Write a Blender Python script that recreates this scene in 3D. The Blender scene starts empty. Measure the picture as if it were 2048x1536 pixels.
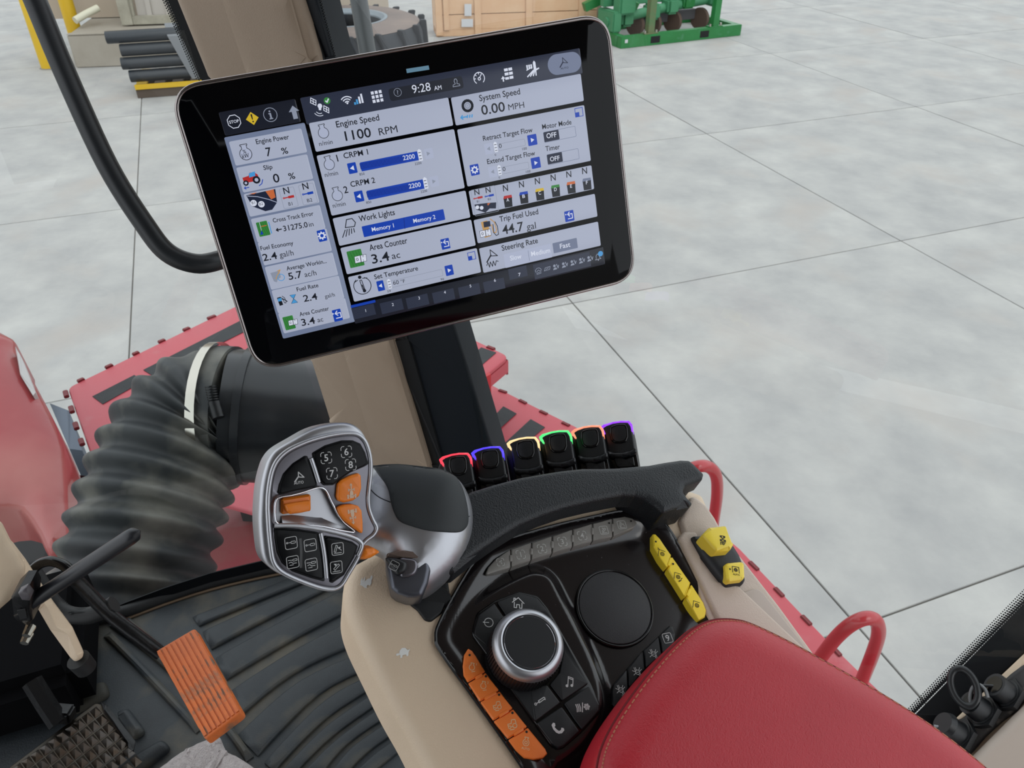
import bpy, bmesh, math, random
import numpy as np
from mathutils import Vector, Matrix
from mathutils.geometry import delaunay_2d_cdt
random.seed(7)
SC = bpy.context.scene; COL = SC.collection
# ------------------------------------------------------------ camera, sky, exposure
F, PITCH, CAMH = 1555.0, math.radians(35.5), 2.8
CP0 = Vector((0, 0, CAMH))
FW = Vector((0, math.cos(PITCH), -math.sin(PITCH))); UP = Vector((0, math.sin(PITCH), math.cos(PITCH))); RT = Vector((1, 0, 0))
cd = bpy.data.cameras.new('camera'); cam = bpy.data.objects.new('camera', cd); COL.objects.link(cam)
cam.location = CP0; cam.rotation_euler = (math.pi/2 - PITCH, 0, 0)
cd.sensor_width = 36; cd.lens = F/2048*36; cd.clip_start = .02; cd.clip_end = 300
cd.dof.use_dof = True; cd.dof.focus_distance = .62; cd.dof.aperture_fstop = 28.0
SC.camera = cam
w = bpy.data.worlds.new('sky'); SC.world = w; w.use_nodes = True
wn = w.node_tree.nodes; wl = w.node_tree.links
bg = wn['Background']; bg.inputs[1].default_value = 1.7
tc = wn.new('ShaderNodeTexCoord'); sp = wn.new('ShaderNodeSeparateXYZ'); rp = wn.new('ShaderNodeValToRGB')
rp.color_ramp.elements[0].position = 0.0; rp.color_ramp.elements[0].color = (.80, .84, .88, 1)
rp.color_ramp.elements[1].position = 1.0; rp.color_ramp.elements[1].color = (.90, .95, 1.0, 1)
wl.new(tc.outputs['Generated'], sp.inputs[0]); wl.new(sp.outputs['Z'], rp.inputs[0]); wl.new(rp.outputs[0], bg.inputs[0])
sl = bpy.data.lights.new('soft_sun', 'SUN'); sl.energy = .7; sl.angle = math.radians(35); sl.color = (1, .97, .92)
so = bpy.data.objects.new('soft_sun', sl); COL.objects.link(so); so.rotation_euler = (math.radians(38), math.radians(22), 0)
vs = SC.view_settings; vs.view_transform = 'Standard'; vs.look = 'None'; vs.gamma = 1; vs.use_curve_mapping = False
vs.exposure = 0.0

# ------------------------------------------------------------ pixel <-> world
def ray(x, y): return FW + RT*((x-1024)/F) - UP*((y-768)/F)
def at(x, y, d): return CP0 + ray(x, y)*d
ZM = {'1': (2.9257, 0, 0), '2': (2.1333, 600, 0), '3': (3.0725, 430, 180), '4': (3.0122, 800, 90), '5': (3.2675, 600, 170),
      'h': (3.84, 480, 820), 'w': (3.103, 860, 820), 'c': (2.9776, 860, 1020), 'f': (2.866, 0, 1000), 'l': (2.9257, 0, 580),
      'd': (2.4147, 1380, 900), 'r': (2.9257, 600, 640), 'm': (3.1607, 400, 1050), 'q': (4.313, 1780, 1180),
      't': (5.12, 0, 0), 'y': (6.4, 580, 0), 'e': (5.12, 1150, 0), 'g': (2.9778, 0, 1020), 'b': (8.192, 1040, 450),
      'k': (3.0733, 0, 620), 'a': (5.12, 560, 960)}
def z(c, *p):
    if not isinstance(p[0], tuple): p = (p,)
    s, ox, oy = ZM[c]; r = [(ox+a/s, oy+b/s) for a, b in p]
    return r if len(r) > 1 else r[0]
class Plane:
    def __init__(s, o, n, ex=None):
        s.o = Vector(o); s.n = Vector(n).normalized()
        if s.n.dot(s.o-CP0) > 0: s.n = -s.n
        e = Vector(ex) if ex else RT
        s.ex = (e - s.n*e.dot(s.n)).normalized(); s.ey = s.n.cross(s.ex)
    def uv(s, x, y, h=0):
        r = ray(x, y); t = s.n.dot(s.o+s.n*h-CP0)/s.n.dot(r); q = CP0+r*t-s.o
        return (q.dot(s.ex), q.dot(s.ey))
    def depth(s, x, y, h=0): return s.n.dot(s.o+s.n*h-CP0)/s.n.dot(ray(x, y))
    def w(s, u, v, h=0): return s.o+s.ex*u+s.ey*v+s.n*h
    def hit(s, x, y, h=0): return CP0+ray(x, y)*s.depth(x, y, h)
def P3(a, b, c, ex=None): return Plane(a, (b-a).cross(c-a), ex)
def horiz(zz): return Plane((0, 1, zz), (0, 0, 1))
def uvs(pl, pts, h=0, hf=None):
    out = []
    for x, y in pts:
        q = pl.uv(x, y, h)
        if hf:
            for _ in range(4): q = pl.uv(x, y, h+float(hf(np.array([q]))[0]))
        out.append(q)
    return out

# ------------------------------------------------------------ object helpers
WO = {}
def thing(name, label, cat, loc, group=None):
    o = bpy.data.objects.new(name, None); COL.objects.link(o); o.location = loc; WO[o] = Vector(loc)
    o.empty_display_size = .05
    return tag(o, label, cat, group)
def tag(o, label, cat, group=None):
    o['label'] = label; o['category'] = cat
    if group: o['group'] = group
    return o
def struct(o): o['kind'] = 'structure'; return o
def stuff(o): o['kind'] = 'stuff'; return o
def mk(name, vs_, fs, mat, parent=None, smooth=True, ang=35):
    c = Vector((0, 0, 0))
    for v in vs_: c += Vector(v)
    c /= max(1, len(vs_))
    me = bpy.data.meshes.new(name); me.from_pydata([tuple(Vector(v)-c) for v in vs_], [], fs); me.update()
    if smooth:
        me.polygons.foreach_set('use_smooth', [True]*len(me.polygons)); me.set_sharp_from_angle(angle=math.radians(ang))
    me.materials.append(mat)
    o = bpy.data.objects.new(name, me); COL.objects.link(o)
    if parent is not None: o.parent = parent; o.location = c-WO[parent]
    else: o.location = c
    WO[o] = c
    return o
def poly_dist(pts, poly):
    p = np.asarray(pts, float)[:, None, :]; a = np.asarray(poly, float)[None]; b = np.roll(a, -1, axis=1); d = b-a
    t = np.clip(((p-a)*d).sum(2)/np.maximum((d*d).sum(2), 1e-18), 0, 1)
    return np.sqrt((((a+t[..., None]*d)-p)**2).sum(2).min(1))
def inside(pts, poly):
    p = np.asarray(pts, float); a = np.asarray(poly, float); b = np.roll(a, -1, axis=0); r = np.zeros(len(p), bool)
    for (x1, y1), (x2, y2) in zip(a, b):
        if y1 == y2: continue
        c = ((y1 > p[:, 1]) != (y2 > p[:, 1])) & (p[:, 0] < (x2-x1)*(p[:, 1]-y1)/(y2-y1)+x1); r ^= c
    return r
def area(p): return sum(p[i][0]*p[(i+1) % len(p)][1]-p[(i+1) % len(p)][0]*p[i][1] for i in range(len(p)))/2
def fillet(p, r, n=4):
    out = []; m = len(p)
    for i in range(m):
        a, b, c = Vector(p[i-1]), Vector(p[i]), Vector(p[(i+1) % m]); u = a-b; v = c-b; lu, lv = u.length, v.length
        if lu < 1e-9 or lv < 1e-9: continue
        u /= lu; v /= lv; ca = max(-1, min(1, u.dot(v))); th = math.acos(ca)
        if th > math.pi*.97 or r <= 0: out.append(tuple(b)); continue
        d = min(r/math.tan(th/2), lu*.45, lv*.45); s, e = b+u*d, b+v*d
        for k in range(n+1):
            t = k/n; q = s*(1-t)**2+b*2*t*(1-t)+e*t*t; out.append((q.x, q.y))
    return out
def catmull(p, n=5, closed=True):
    out = []; m = len(p); P = [Vector(q) for q in p]
    for i in range(m if closed else m-1):
        if closed: a, b, c, d = P[i-1], P[i], P[(i+1) % m], P[(i+2) % m]
        else: a, b, c, d = P[max(0, i-1)], P[i], P[i+1], P[min(m-1, i+2)]
        for k in range(n):
            t = k/n; out.append(.5*((2*b)+(c-a)*t+(2*a-5*b+4*c-d)*t*t+(3*b-a-3*c+d)*t**3))
    if not closed: out.append(P[-1])
    return [tuple(q) for q in out]
def slab(name, poly, pl, top, bot, mat, parent=None, R=.001, H=None, r=0, smooth=None, grid=None, hf=None, holes=(), uv=False, two=False, ang=35, nr=4, follow=False, n=5, hround=True):
    """outline (pixels on the plane, or uv) extruded along the plane normal with a rounded edge"""
    H = R if H is None else H
    q = list(poly) if uv else uvs(pl, poly, top-(H if two else 0), hf)
    if smooth == 'c': q = catmull(q, n)
    if r: q = fillet(q, r)
    if area(q) < 0: q = q[::-1]
    hs = []
    for h in holes:
        h = h if uv else uvs(pl, h[0] if isinstance(h, tuple) else h, top)
        h = catmull(h, 5); hs.append(h if area(h) > 0 else h[::-1])
    def ok(pts, d):
        m = inside(pts, q) & (poly_dist(pts, q) > d)
        for h in hs: m &= ~inside(pts, h) & (poly_dist(pts, h) > d)
        return m
    cand = []; pa = np.array(q)
    if R > 0:
        nxt = np.roll(pa, -1, 0); prv = np.roll(pa, 1, 0); t = nxt-prv; nl = np.stack([-t[:, 1], t[:, 0]], 1); nl /= np.maximum(np.linalg.norm(nl, axis=1)[:, None], 1e-12)
        for k in range(1, nr+1):
            d = R*(1-math.cos(math.pi/2*k/nr)); c = pa+nl*d; cand.append(c[ok(c, d*.9)])
    if grid:
        mn, mx = pa.min(0), pa.max(0); gx = np.arange(mn[0]+grid*.37, mx[0], grid); gy = np.arange(mn[1]+grid*.41, mx[1], grid)
        if len(gx) and len(gy):
            G = np.stack(np.meshgrid(gx, gy), -1).reshape(-1, 2); cand.append(G[ok(G, grid*.35)])
    pts = [tuple(v) for v in q]; faces = [list(range(len(q)))]
    for h in hs: pts += h
    eds = []; b = len(q)
    for h in hs: eds += [(b+i, b+(i+1) % len(h)) for i in range(len(h))]; b += len(h)
    for c in cand: pts += [tuple(v) for v in c]
    res = delaunay_2d_cdt([Vector(v) for v in pts], eds, faces, 1, 1e-7)
    V = np.array([(v.x, v.y) for v in res[0]]); T = [list(f) for f in res[2]]
    if hs:
        cen = np.array([V[f].mean(0) for f in T]); keep = np.ones(len(T), bool)
        for h in hs: keep &= ~inside(cen, h)
        T = [f for f, k in zip(T, keep) if k]
    d = poly_dist(V, q)
    if hround:
        for h in hs: d = np.minimum(d, poly_dist(V, h))
    x = np.clip(1-d/max(R, 1e-9), 0, 1); x[d < 1e-7] = 1.0
    dip = H*(1-np.sqrt(np.maximum(0, 1-x*x)))
    base = hf(V) if hf else np.zeros(len(V))
    tz = top-dip+base; N = len(V)
    vs_ = [pl.w(V[i, 0], V[i, 1], tz[i]) for i in range(N)]
    if two: bz = top-2*H+dip+base-(top-H*2-bot if bot < top-2*H else 0)
    else: bz = np.full(N, bot)+(base if follow else 0)
    vs_ += [pl.w(V[i, 0], V[i, 1], bz[i]) for i in range(N)]
    fs = []; cnt = {}
    for f in T:
        if area([V[i] for i in f]) < 0: f = f[::-1]
        fs.append(f); fs.append([i+N for i in f[::-1]])
        for i in range(len(f)):
            e = (f[i], f[(i+1) % len(f)]); cnt[e] = 1
    for (a, b2) in list(cnt):
        if (b2, a) not in cnt: fs.append([b2, a, a+N, b2+N])
    o = mk(name, vs_, fs, mat, parent, True, ang); o_q[o.name] = q
    return o
o_q = {}
def tube(name, pts, rad, mat, parent=None, seg=12, cap=True, sub=6, closed=False, flat=None):
    P = [Vector(p) for p in (catmull([tuple(p) for p in pts], sub, closed) if sub > 1 else pts)]
    m = len(P); vs_ = []; fs = []; nrm = None
    rr = rad if callable(rad) else (lambda t: rad)
    for i, p in enumerate(P):
        t = (P[(i+1) % m]-P[i-1]) if closed else (P[min(i+1, m-1)]-P[max(i-1, 0)]); t.normalize()
        if nrm is None: nrm = t.orthogonal().normalized()
        nrm = (nrm-t*nrm.dot(t)).normalized(); bi = t.cross(nrm); R = rr(i/(m-1))
        for k in range(seg):
            a = 2*math.pi*k/seg; vs_.append(p+(nrm*math.cos(a)+bi*math.sin(a))*R)
    for i in range(m if closed else m-1):
        for k in range(seg):
            a, b = i*seg, ((i+1) % m)*seg; k2 = (k+1) % seg; fs.append([a+k, a+k2, b+k2, b+k])
    if cap and not closed: fs.append(list(range(seg))[::-1]); fs.append([(m-1)*seg+k for k in range(seg)])
    return mk(name, vs_, fs, mat, parent, True, 50)
def ball_end(r0, n=.04):
    return lambda t: r0*math.sqrt(max(0.02, 1-(max(0, (n-t)/n))**2, 0))*math.sqrt(max(0.02, 1-(max(0, (t-1+n)/n))**2))
def box(name, o, ax, ay, az, mat, parent=None, bev=0.0):
    """corner o and three edge vectors"""
    o, ax, ay, az = map(Vector, (o, ax, ay, az)); bm = bmesh.new()
    vs_ = [bm.verts.new(o+ax*i+ay*j+az*k) for i in (0, 1) for j in (0, 1) for k in (0, 1)]
    for f in ((0, 1, 3, 2), (4, 6, 7, 5), (0, 4, 5, 1), (2, 3, 7, 6), (0, 2, 6, 4), (1, 5, 7, 3)): bm.faces.new([vs_[i] for i in f])
    bmesh.ops.recalc_face_normals(bm, faces=bm.faces)
    if bev: bmesh.ops.bevel(bm, geom=bm.edges[:], offset=bev, segments=2, affect='EDGES', clamp_overlap=True)
    bm.verts.index_update(); vl = [v.co.copy() for v in bm.verts]; fl = [[v.index for v in f.verts] for f in bm.faces]; bm.free()
    return mk(name, vl, fl, mat, parent, bev > 0, 30)
def cyl(name, a, b, r1, r2, mat, parent=None, seg=24, prof=None):
    """lathe along a->b; prof = [(t, r)]"""
    a, b = Vector(a), Vector(b); t = (b-a); L = t.length; t.normalize(); u = t.orthogonal().normalized(); v = t.cross(u)
    prof = prof or [(0, r1), (1, r2)]; vs_ = []; fs = []
    for (h, r) in prof:
        for k in range(seg):
            A = 2*math.pi*k/seg; vs_.append(a+t*(h*L)+(u*math.cos(A)+v*math.sin(A))*r)
    for i in range(len(prof)-1):
        for k in range(seg):
            k2 = (k+1) % seg; fs.append([i*seg+k, i*seg+k2, (i+1)*seg+k2, (i+1)*seg+k])
    fs.append(list(range(seg))[::-1]); fs.append([(len(prof)-1)*seg+k for k in range(seg)])
    return mk(name, vs_, fs, mat, parent, True, 40)

# ------------------------------------------------------------ materials
def lin(c):
    c = c/255; return c/12.92 if c <= .04045 else ((c+.055)/1.055)**2.4
def col(rgb): return (lin(rgb[0]), lin(rgb[1]), lin(rgb[2]), 1)
def M(name, rgb, rough=.5, metal=0, bump=None, var=None, coat=0, emit=None, spec=None, dust=None):
    m = bpy.data.materials.new(name); m.use_nodes = True; nt = m.node_tree; N = nt.nodes; L = nt.links
    b = N['Principled BSDF']; b.inputs['Base Color'].default_value = col(rgb); b.inputs['Roughness'].default_value = rough
    b.inputs['Metallic'].default_value = metal
    if coat: b.inputs['Coat Weight'].default_value = coat; b.inputs['Coat Roughness'].default_value = .08
    if spec is not None: b.inputs['Specular IOR Level'].default_value = spec
    if emit:
        b.inputs['Emission Color'].default_value = col(emit[0]); b.inputs['Emission Strength'].default_value = emit[1]
    tcn = N.new('ShaderNodeTexCoord')
    src = None
    if var:
        nz = N.new('ShaderNodeTexNoise'); nz.inputs['Scale'].default_value = var[0]; nz.inputs['Detail'].default_value = 6; nz.inputs['Roughness'].default_value = .6
        L.new(tcn.outputs['Object'], nz.inputs['Vector'])
        cr = N.new('ShaderNodeValToRGB'); cr.color_ramp.elements[0].position = .3; cr.color_ramp.elements[1].position = .72
        cr.color_ramp.elements[0].color = col(var[1]); cr.color_ramp.elements[1].color = col(rgb)
        L.new(nz.outputs['Fac'], cr.inputs[0]); src = cr.outputs[0]
    if dust:  # noise blotches of dust; on hood and deck also painted sheen
        n2 = N.new('ShaderNodeTexNoise'); n2.inputs['Scale'].default_value = dust[0]; n2.inputs['Detail'].default_value = 4
        L.new(tcn.outputs['Object'], n2.inputs['Vector'])
        c2 = N.new('ShaderNodeValToRGB'); c2.color_ramp.elements[0].position = dust[2]; c2.color_ramp.elements[1].position = dust[2]+dust[3]
        c2.color_ramp.elements[0].color = (0, 0, 0, 1); c2.color_ramp.elements[1].color = (1, 1, 1, 1)
        L.new(n2.outputs['Fac'], c2.inputs[0]); mx = N.new('ShaderNodeMix'); mx.data_type = 'RGBA'
        L.new(c2.outputs[0], mx.inputs[0]); mx.inputs[7].default_value = col(dust[1])
        if src: L.new(src, mx.inputs[6])
        else: mx.inputs[6].default_value = col(rgb)
        src = mx.outputs[2]
    if src: L.new(src, b.inputs['Base Color'])
    if bump:
        kind, sc, dist = bump[:3]
        if kind == 'n':
            t = N.new('ShaderNodeTexNoise'); t.inputs['Scale'].default_value = sc; t.inputs['Detail'].default_value = 3; o = t.outputs['Fac']
        elif kind == 'w':   # wrinkled leather
            t = N.new('ShaderNodeTexNoise'); t.inputs['Scale'].default_value = sc; t.inputs['Detail'].default_value = 5; t.inputs['Distortion'].default_value = 1.6; o = t.outputs['Fac']
        else:
            t = N.new('ShaderNodeTexVoronoi'); t.inputs['Scale'].default_value = sc; t.feature = 'SMOOTH_F1'; o = t.outputs['Distance']
        L.new(tcn.outputs['Object'], t.inputs['Vector'])
        bp = N.new('ShaderNodeBump'); bp.inputs['Strength'].default_value = bump[3] if len(bump) > 3 else .6; bp.inputs['Distance'].default_value = dist
        L.new(o, bp.inputs['Height']); L.new(bp.outputs[0], b.inputs['Normal'])
    return m
def MD(name, rgb, *a, **k):
    f = .84; g_ = lambda c: tuple(int(v*f) for v in c)
    if k.get('var'): k['var'] = (k['var'][0], g_(k['var'][1]))
    if k.get('dust'): k['dust'] = (k['dust'][0], g_(k['dust'][1]))+tuple(k['dust'][2:])
    return M(name, g_(rgb), *a, **k)
def E_(name, rgb, s=1.0, glossy=.25):
    m = M(name, (4, 4, 5), glossy, emit=(rgb, s)); return m
def glass(name, tint=(.93, .96, .95)):
    m = bpy.data.materials.new(name); m.use_nodes = True; nt = m.node_tree; N = nt.nodes; L = nt.links; N.clear()
    o = N.new('ShaderNodeOutputMaterial'); mx = N.new('ShaderNodeMixShader'); tr = N.new('ShaderNodeBsdfTransparent'); gl = N.new('ShaderNodeBsdfGlossy')
    lw = N.new('ShaderNodeLayerWeight'); lw.inputs[0].default_value = .5
    pw = N.new('ShaderNodeMath'); pw.operation = 'POWER'; pw.inputs[1].default_value = 5; fr = N.new('ShaderNodeMath'); fr.operation = 'MULTIPLY_ADD'; fr.inputs[1].default_value = .9; fr.inputs[2].default_value = .035
    L.new(lw.outputs['Facing'], pw.inputs[0]); L.new(pw.outputs[0], fr.inputs[0]); gl.inputs['Roughness'].default_value = .01; tr.inputs[0].default_value = (*tint, 1)
    L.new(fr.outputs[0], mx.inputs[0]); L.new(tr.outputs[0], mx.inputs[1]); L.new(gl.outputs[0], mx.inputs[2]); L.new(mx.outputs[0], o.inputs[0])
    return m
concrete = M('concrete', (170, 168, 164), .85, bump=('n', 30, .004, .5), var=(1.7, (144, 143, 142)), dust=(1.1, (160, 153, 147), .54, .25))
joint = M('joint_fill', (118, 114, 108), .9, bump=('n', 40, .004))
beige = M('beige_plastic', (216, 194, 168), .5, bump=('v', 900, .0004, .5), var=(6, (210, 188, 162)))
beige_d = M('beige_plastic_console', (194, 178, 164), .5, bump=('v', 900, .0004, .5))
beige_flat = M('beige_flat', (182, 169, 158), .45)
pillar_m = M('pillar_trim', (166, 147, 128), .6, bump=('v', 700, .0004, .4), var=(5, (158, 139, 120)))
blk = M('black_plastic', (20, 22, 25), .42)
blk_tex = M('black_grained', (23, 27, 31), .5, bump=('v', 900, .0004, .7), var=(60, (19, 22, 26)))
blk_gloss = M('black_gloss', (9, 9, 11), .16, coat=.2, spec=.35)
key_m = M('key_black', (7, 8, 11), .3, spec=.18)
panel_m = M('piano_black', (24, 19, 20), .22, coat=.35, var=(900, (18, 15, 17)), dust=(420, (78, 74, 74), .70, .05))
blk_rub = M('black_rubber', (18, 20, 22), .6, var=(20, (14, 15, 17)))
grip_m = M('rubber_grip', (38, 42, 44), .62, bump=('n', 1500, .0001))
silver = M('satin_silver', (178, 179, 184), .36, metal=.85)
silver_d = M('satin_silver_dark', (112, 110, 116), .3, metal=.85)
chrome = M('chrome', (215, 215, 220), .08, metal=1)
gun = M('gunmetal_rim', (150, 142, 140), .25, metal=1)
orange = M('orange_button', (242, 126, 50), .42, bump=('n', 1200, .0001))
orange_h = M('orange_handle', (230, 124, 28), .38)
yellow = M('yellow_button', (254, 224, 56), .42)
yellow_s = M('yellow_switch', (238, 212, 70), .4)
greyb = M('grey_button', (142, 139, 134), .4, var=(80, (130, 127, 122)))
navb = M('nav_button', (22, 24, 27), .5, dust=(300, (60, 60, 62), .72, .05))
pr_w = M('print_white', (205, 205, 205), .6); pr_g = M('print_grey', (150, 150, 148), .6); pr_k = M('print_black', (20, 18, 12), .6)
pr_dim = M('print_dim', (190, 190, 186), .6)
red_l = M('red_leather', (180, 36, 48), .44, bump=('w', 420, .0009, .4), var=(9, (168, 30, 42)))
thread = M('thread', (176, 110, 84), .8); seam_m = M('seam', (110, 14, 22), .7)
red_p = MD('red_paint', (212, 72, 84), .4, var=(3, (208, 84, 96)), dust=(9, (206, 120, 124), .60, .2))  # pink tones mix dust with sky sheen put into the paint colour
red_h = MD('red_hood', (186, 52, 56), .35, coat=.4, var=(2, (160, 38, 42)), dust=(2.2, (200, 124, 114), .46, .3))  # pale pink blotches are a hazy reflection painted into the hood colour
red_rail = MD('red_rail', (196, 44, 52), .3, coat=.3)
red_dk = M('red_slot', (110, 18, 26), .5)
grit = MD('grip_tape', (72, 74, 76), .9, bump=('n', 300, .002), var=(12, (62, 64, 66)))
hose_m = M('hose_rubber', (50, 53, 55), .62, var=(14, (38, 41, 43)), dust=(9, (116, 113, 104), .44, .28))
duct_m = M('duct_plastic', (24, 26, 30), .3)
steel = M('clamp_steel', (190, 185, 175), .22, metal=1)
mat_m = M('floor_rubber', (50, 56, 60), .55, bump=('n', 500, .0006), var=(16, (38, 42, 46)), dust=(13, (84, 79, 68), .5, .2))
ped_o = M('orange_rubber', (216, 110, 42), .55, bump=('n', 300, .0008), var=(30, (190, 92, 36)), dust=(38, (112, 90, 72), .56, .12))
ped_m = M('pedal_steel', (70, 68, 64), .35, metal=.8, var=(40, (58, 46, 34)))
blk_met = M('black_metal', (18, 18, 20), .35, metal=.3, bump=('n', 120, .001))
towel_m = M('towel_plush', (208, 200, 198), .95, bump=('n', 520, .004, 1.0), var=(200, (186, 177, 176)))
yel_p = MD('yellow_paint', (240, 196, 28), .5, var=(2, (232, 186, 24)))
pipe_m = MD('black_pipe', (52, 56, 62), .38, var=(3, (44, 48, 54)))
film = MD('clear_film', (128, 130, 134), .3)
wood = MD('pine_board', (246, 206, 168), .7, bump=('n', 20, .002), var=(3, (236, 188, 146)), dust=(6, (180, 122, 84), .72, .05))
wood_d = MD('old_wood', (96, 82, 70), .8)
cream = MD('cream_wall', (205, 190, 172), .8); curb_m = MD('dock_concrete', (190, 182, 168), .9, var=(2, (170, 160, 146)), bump=('n', 20, .004))
sheet = MD('ribbed_sheet', (190, 182, 172), .5); sheet_d = MD('sheet_frame', (160, 154, 138), .6, var=(5, (196, 190, 172)))
green_p = MD('green_paint', (28, 122, 52), .4, var=(3, (44, 140, 72)), dust=(5, (84, 150, 110), .58, .15))
green_l = MD('green_dusty', (72, 150, 104), .55); rust = MD('rusty_green', (130, 116, 84), .7, var=(6, (84, 130, 82)))
tyre_d = MD('tyre_tread', (72, 74, 80), .85, var=(2, (58, 60, 64))); tyre_t = MD('tyre_dusty', (150, 134, 124), .9, var=(1.5, (118, 108, 104)))
tyre_i = MD('tyre_inside', (44, 50, 50), .8); soil = MD('soil_brown', (110, 88, 76), .9)
label_w = MD('paper_label', (225, 225, 228), .7)
gl = glass('window_glass'); frit = M('frit_black', (8, 10, 14), .5, spec=.2)
bare = M('bare_metal_handle', (30, 31, 36), .38)

# ------------------------------------------------------------ flat print: strokes, fills, text
GC = {}
def glyphs(s, bold=0):
    k = (s, bold)
    if k not in GC:
        c = bpy.data.curves.new('t', 'FONT'); c.body = s; c.resolution_u = 3; c.offset = .011*bold; c.fill_mode = 'FRONT'
        o = bpy.data.objects.new('t', c); me = bpy.data.meshes.new_from_object(o)
        V = np.array([v.co[:2] for v in me.vertices]) if len(me.vertices) else np.zeros((0, 2)); Fc = [list(p.vertices) for p in me.polygons]
        bpy.data.objects.remove(o); bpy.data.curves.remove(c); bpy.data.meshes.remove(me); GC[k] = (V, Fc)
    return GC[k]
CAPH = glyphs('H')[0][:, 1].max()
class Ink:
    def __init__(s, pl, h, hf=None): s.pl, s.h, s.hf, s.v, s.f = pl, h, hf, [], []
    def tri(s, pts, faces):
        b = len(s.v); s.v += [tuple(p) for p in pts]; s.f += [[i+b for i in f] for f in faces]
    def uv(s, p): return uvs(s.pl, [p], s.h, s.hf)[0]
    def line(s, p, wd, closed=False):
        P = [Vector(q) for q in p]; m = len(P)
        for i in range(m if closed else m-1):
            a, b = P[i], P[(i+1) % m]; d = b-a
            if d.length < 1e-9: continue
            d.normalize(); n = Vector((-d.y, d.x))*wd/2; e = d*wd*.3
            s.tri([a-e-n, b+e-n, b+e+n, a-e+n], [[0, 1, 2, 3]])
    def fill(s, p):
        q = [tuple(v) for v in p]; q = q if area(q) > 0 else q[::-1]
        s.tri(q, [list(range(len(q)))])
    def text(s, t, a, b, cap, bold=1):
        V, Fc = glyphs(t, bold)
        if not len(V): return
        A, B = Vector(s.uv(a)), Vector(s.uv(b)); d = B-A; L = d.length; d.normalize(); n = Vector((-d.y, d.x))
        x0, x1 = V[:, 0].min(), V[:, 0].max(); sx = L/(x1-x0); sy = cap*s.pl.depth(*a)/F/CAPH
        if sx > sy*1.2 and len(t) < 3: A = A+d*(L-(x1-x0)*sy)/2; sx = sy
        s.tri([A+d*((x-x0)*sx)+n*(y*sy) for x, y in V], Fc)
    def icon(s, kind, c, size, ang=0, wd=.16):
        """size = half width in pixels"""
        C0 = Vector(s.uv(c)); k = size*s.pl.depth(*c)/F; a = math.radians(ang); ca, sa = math.cos(a), math.sin(a)
        T = lambda p: (C0.x+k*(p[0]*ca-p[1]*sa), C0.y+k*(p[0]*sa+p[1]*ca))
        for it in ICON[kind]:
            if it[0] == 'f': s.fill([T(p) for p in it[1]])
            elif it[0] == 't':
                V, Fc = glyphs(it[1], 1); x0, x1, y0, y1, cx, cy, hh = V[:, 0].min(), V[:, 0].max(), 0, CAPH, it[2], it[3], it[4]
                q = hh/CAPH; s.tri([T((cx+(x-(x0+x1)/2)*q, cy+(y-CAPH/2)*q)) for x, y in V], Fc)
            else: s.line([T(p) for p in it[1]], wd*k*(it[2] if len(it) > 2 else 1), it[0] == 'c')
    def done(s, name, mat, parent):
        V = np.array(s.v); b = s.hf(V) if s.hf else np.zeros(len(V))
        return stuff(mk(name, [s.pl.w(V[i, 0], V[i, 1], s.h+b[i]) for i in range(len(V))], s.f, mat, parent, False))
def arc(cx, cy, r, a0, a1, n=14, ry=None): return [(cx+r*math.cos(math.radians(a0+(a1-a0)*i/n)), cy+(ry or r)*math.sin(math.radians(a0+(a1-a0)*i/n))) for i in range(n+1)]
def circ(cx, cy, r, n=16): return arc(cx, cy, r, 0, 360, n)[:-1]
def rrect(w_, h_, r): return fillet([(-w_, -h_), (w_, -h_), (w_, h_), (-w_, h_)], r, 3)
def gearp(cx, cy, r, n=8):
    o = []
    for i in range(n):
        a = 360*i/n
        for da, rr in ((-14, r*.75), (-9, r), (9, r), (14, r*.75)): o.append((cx+rr*math.cos(math.radians(a+da)), cy+rr*math.sin(math.radians(a+da))))
    return o
brk = [('l', [(-.35, .95), (-.7, .95), (-.92, .7), (-.92, .3)]), ('l', [(.35, .95), (.7, .95), (.92, .7), (.92, .3)]), ('l', [(-.35, -.95), (-.7, -.95), (-.92, -.7), (-.92, -.3)]), ('l', [(.35, -.95), (.7, -.95), (.92, -.7), (.92, -.3)])]
rbx = [('c', rrect(.95, .95, .35))]
eng = [('l', [(-.3, .5), (-.3, .85), (-.4, .85), (-.4, 1), (.4, 1), (.4, .85), (.3, .85), (.3, .5)]), ('l', arc(0, -.1, .68, 115, 425, 20))]
sunb = [('c', gearp(0, 0, .42), .8), ('c', circ(0, 0, .16, 8), .8), ('l', [(-.8, -.7), (-.8, .75), (.5, .75)])]
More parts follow.
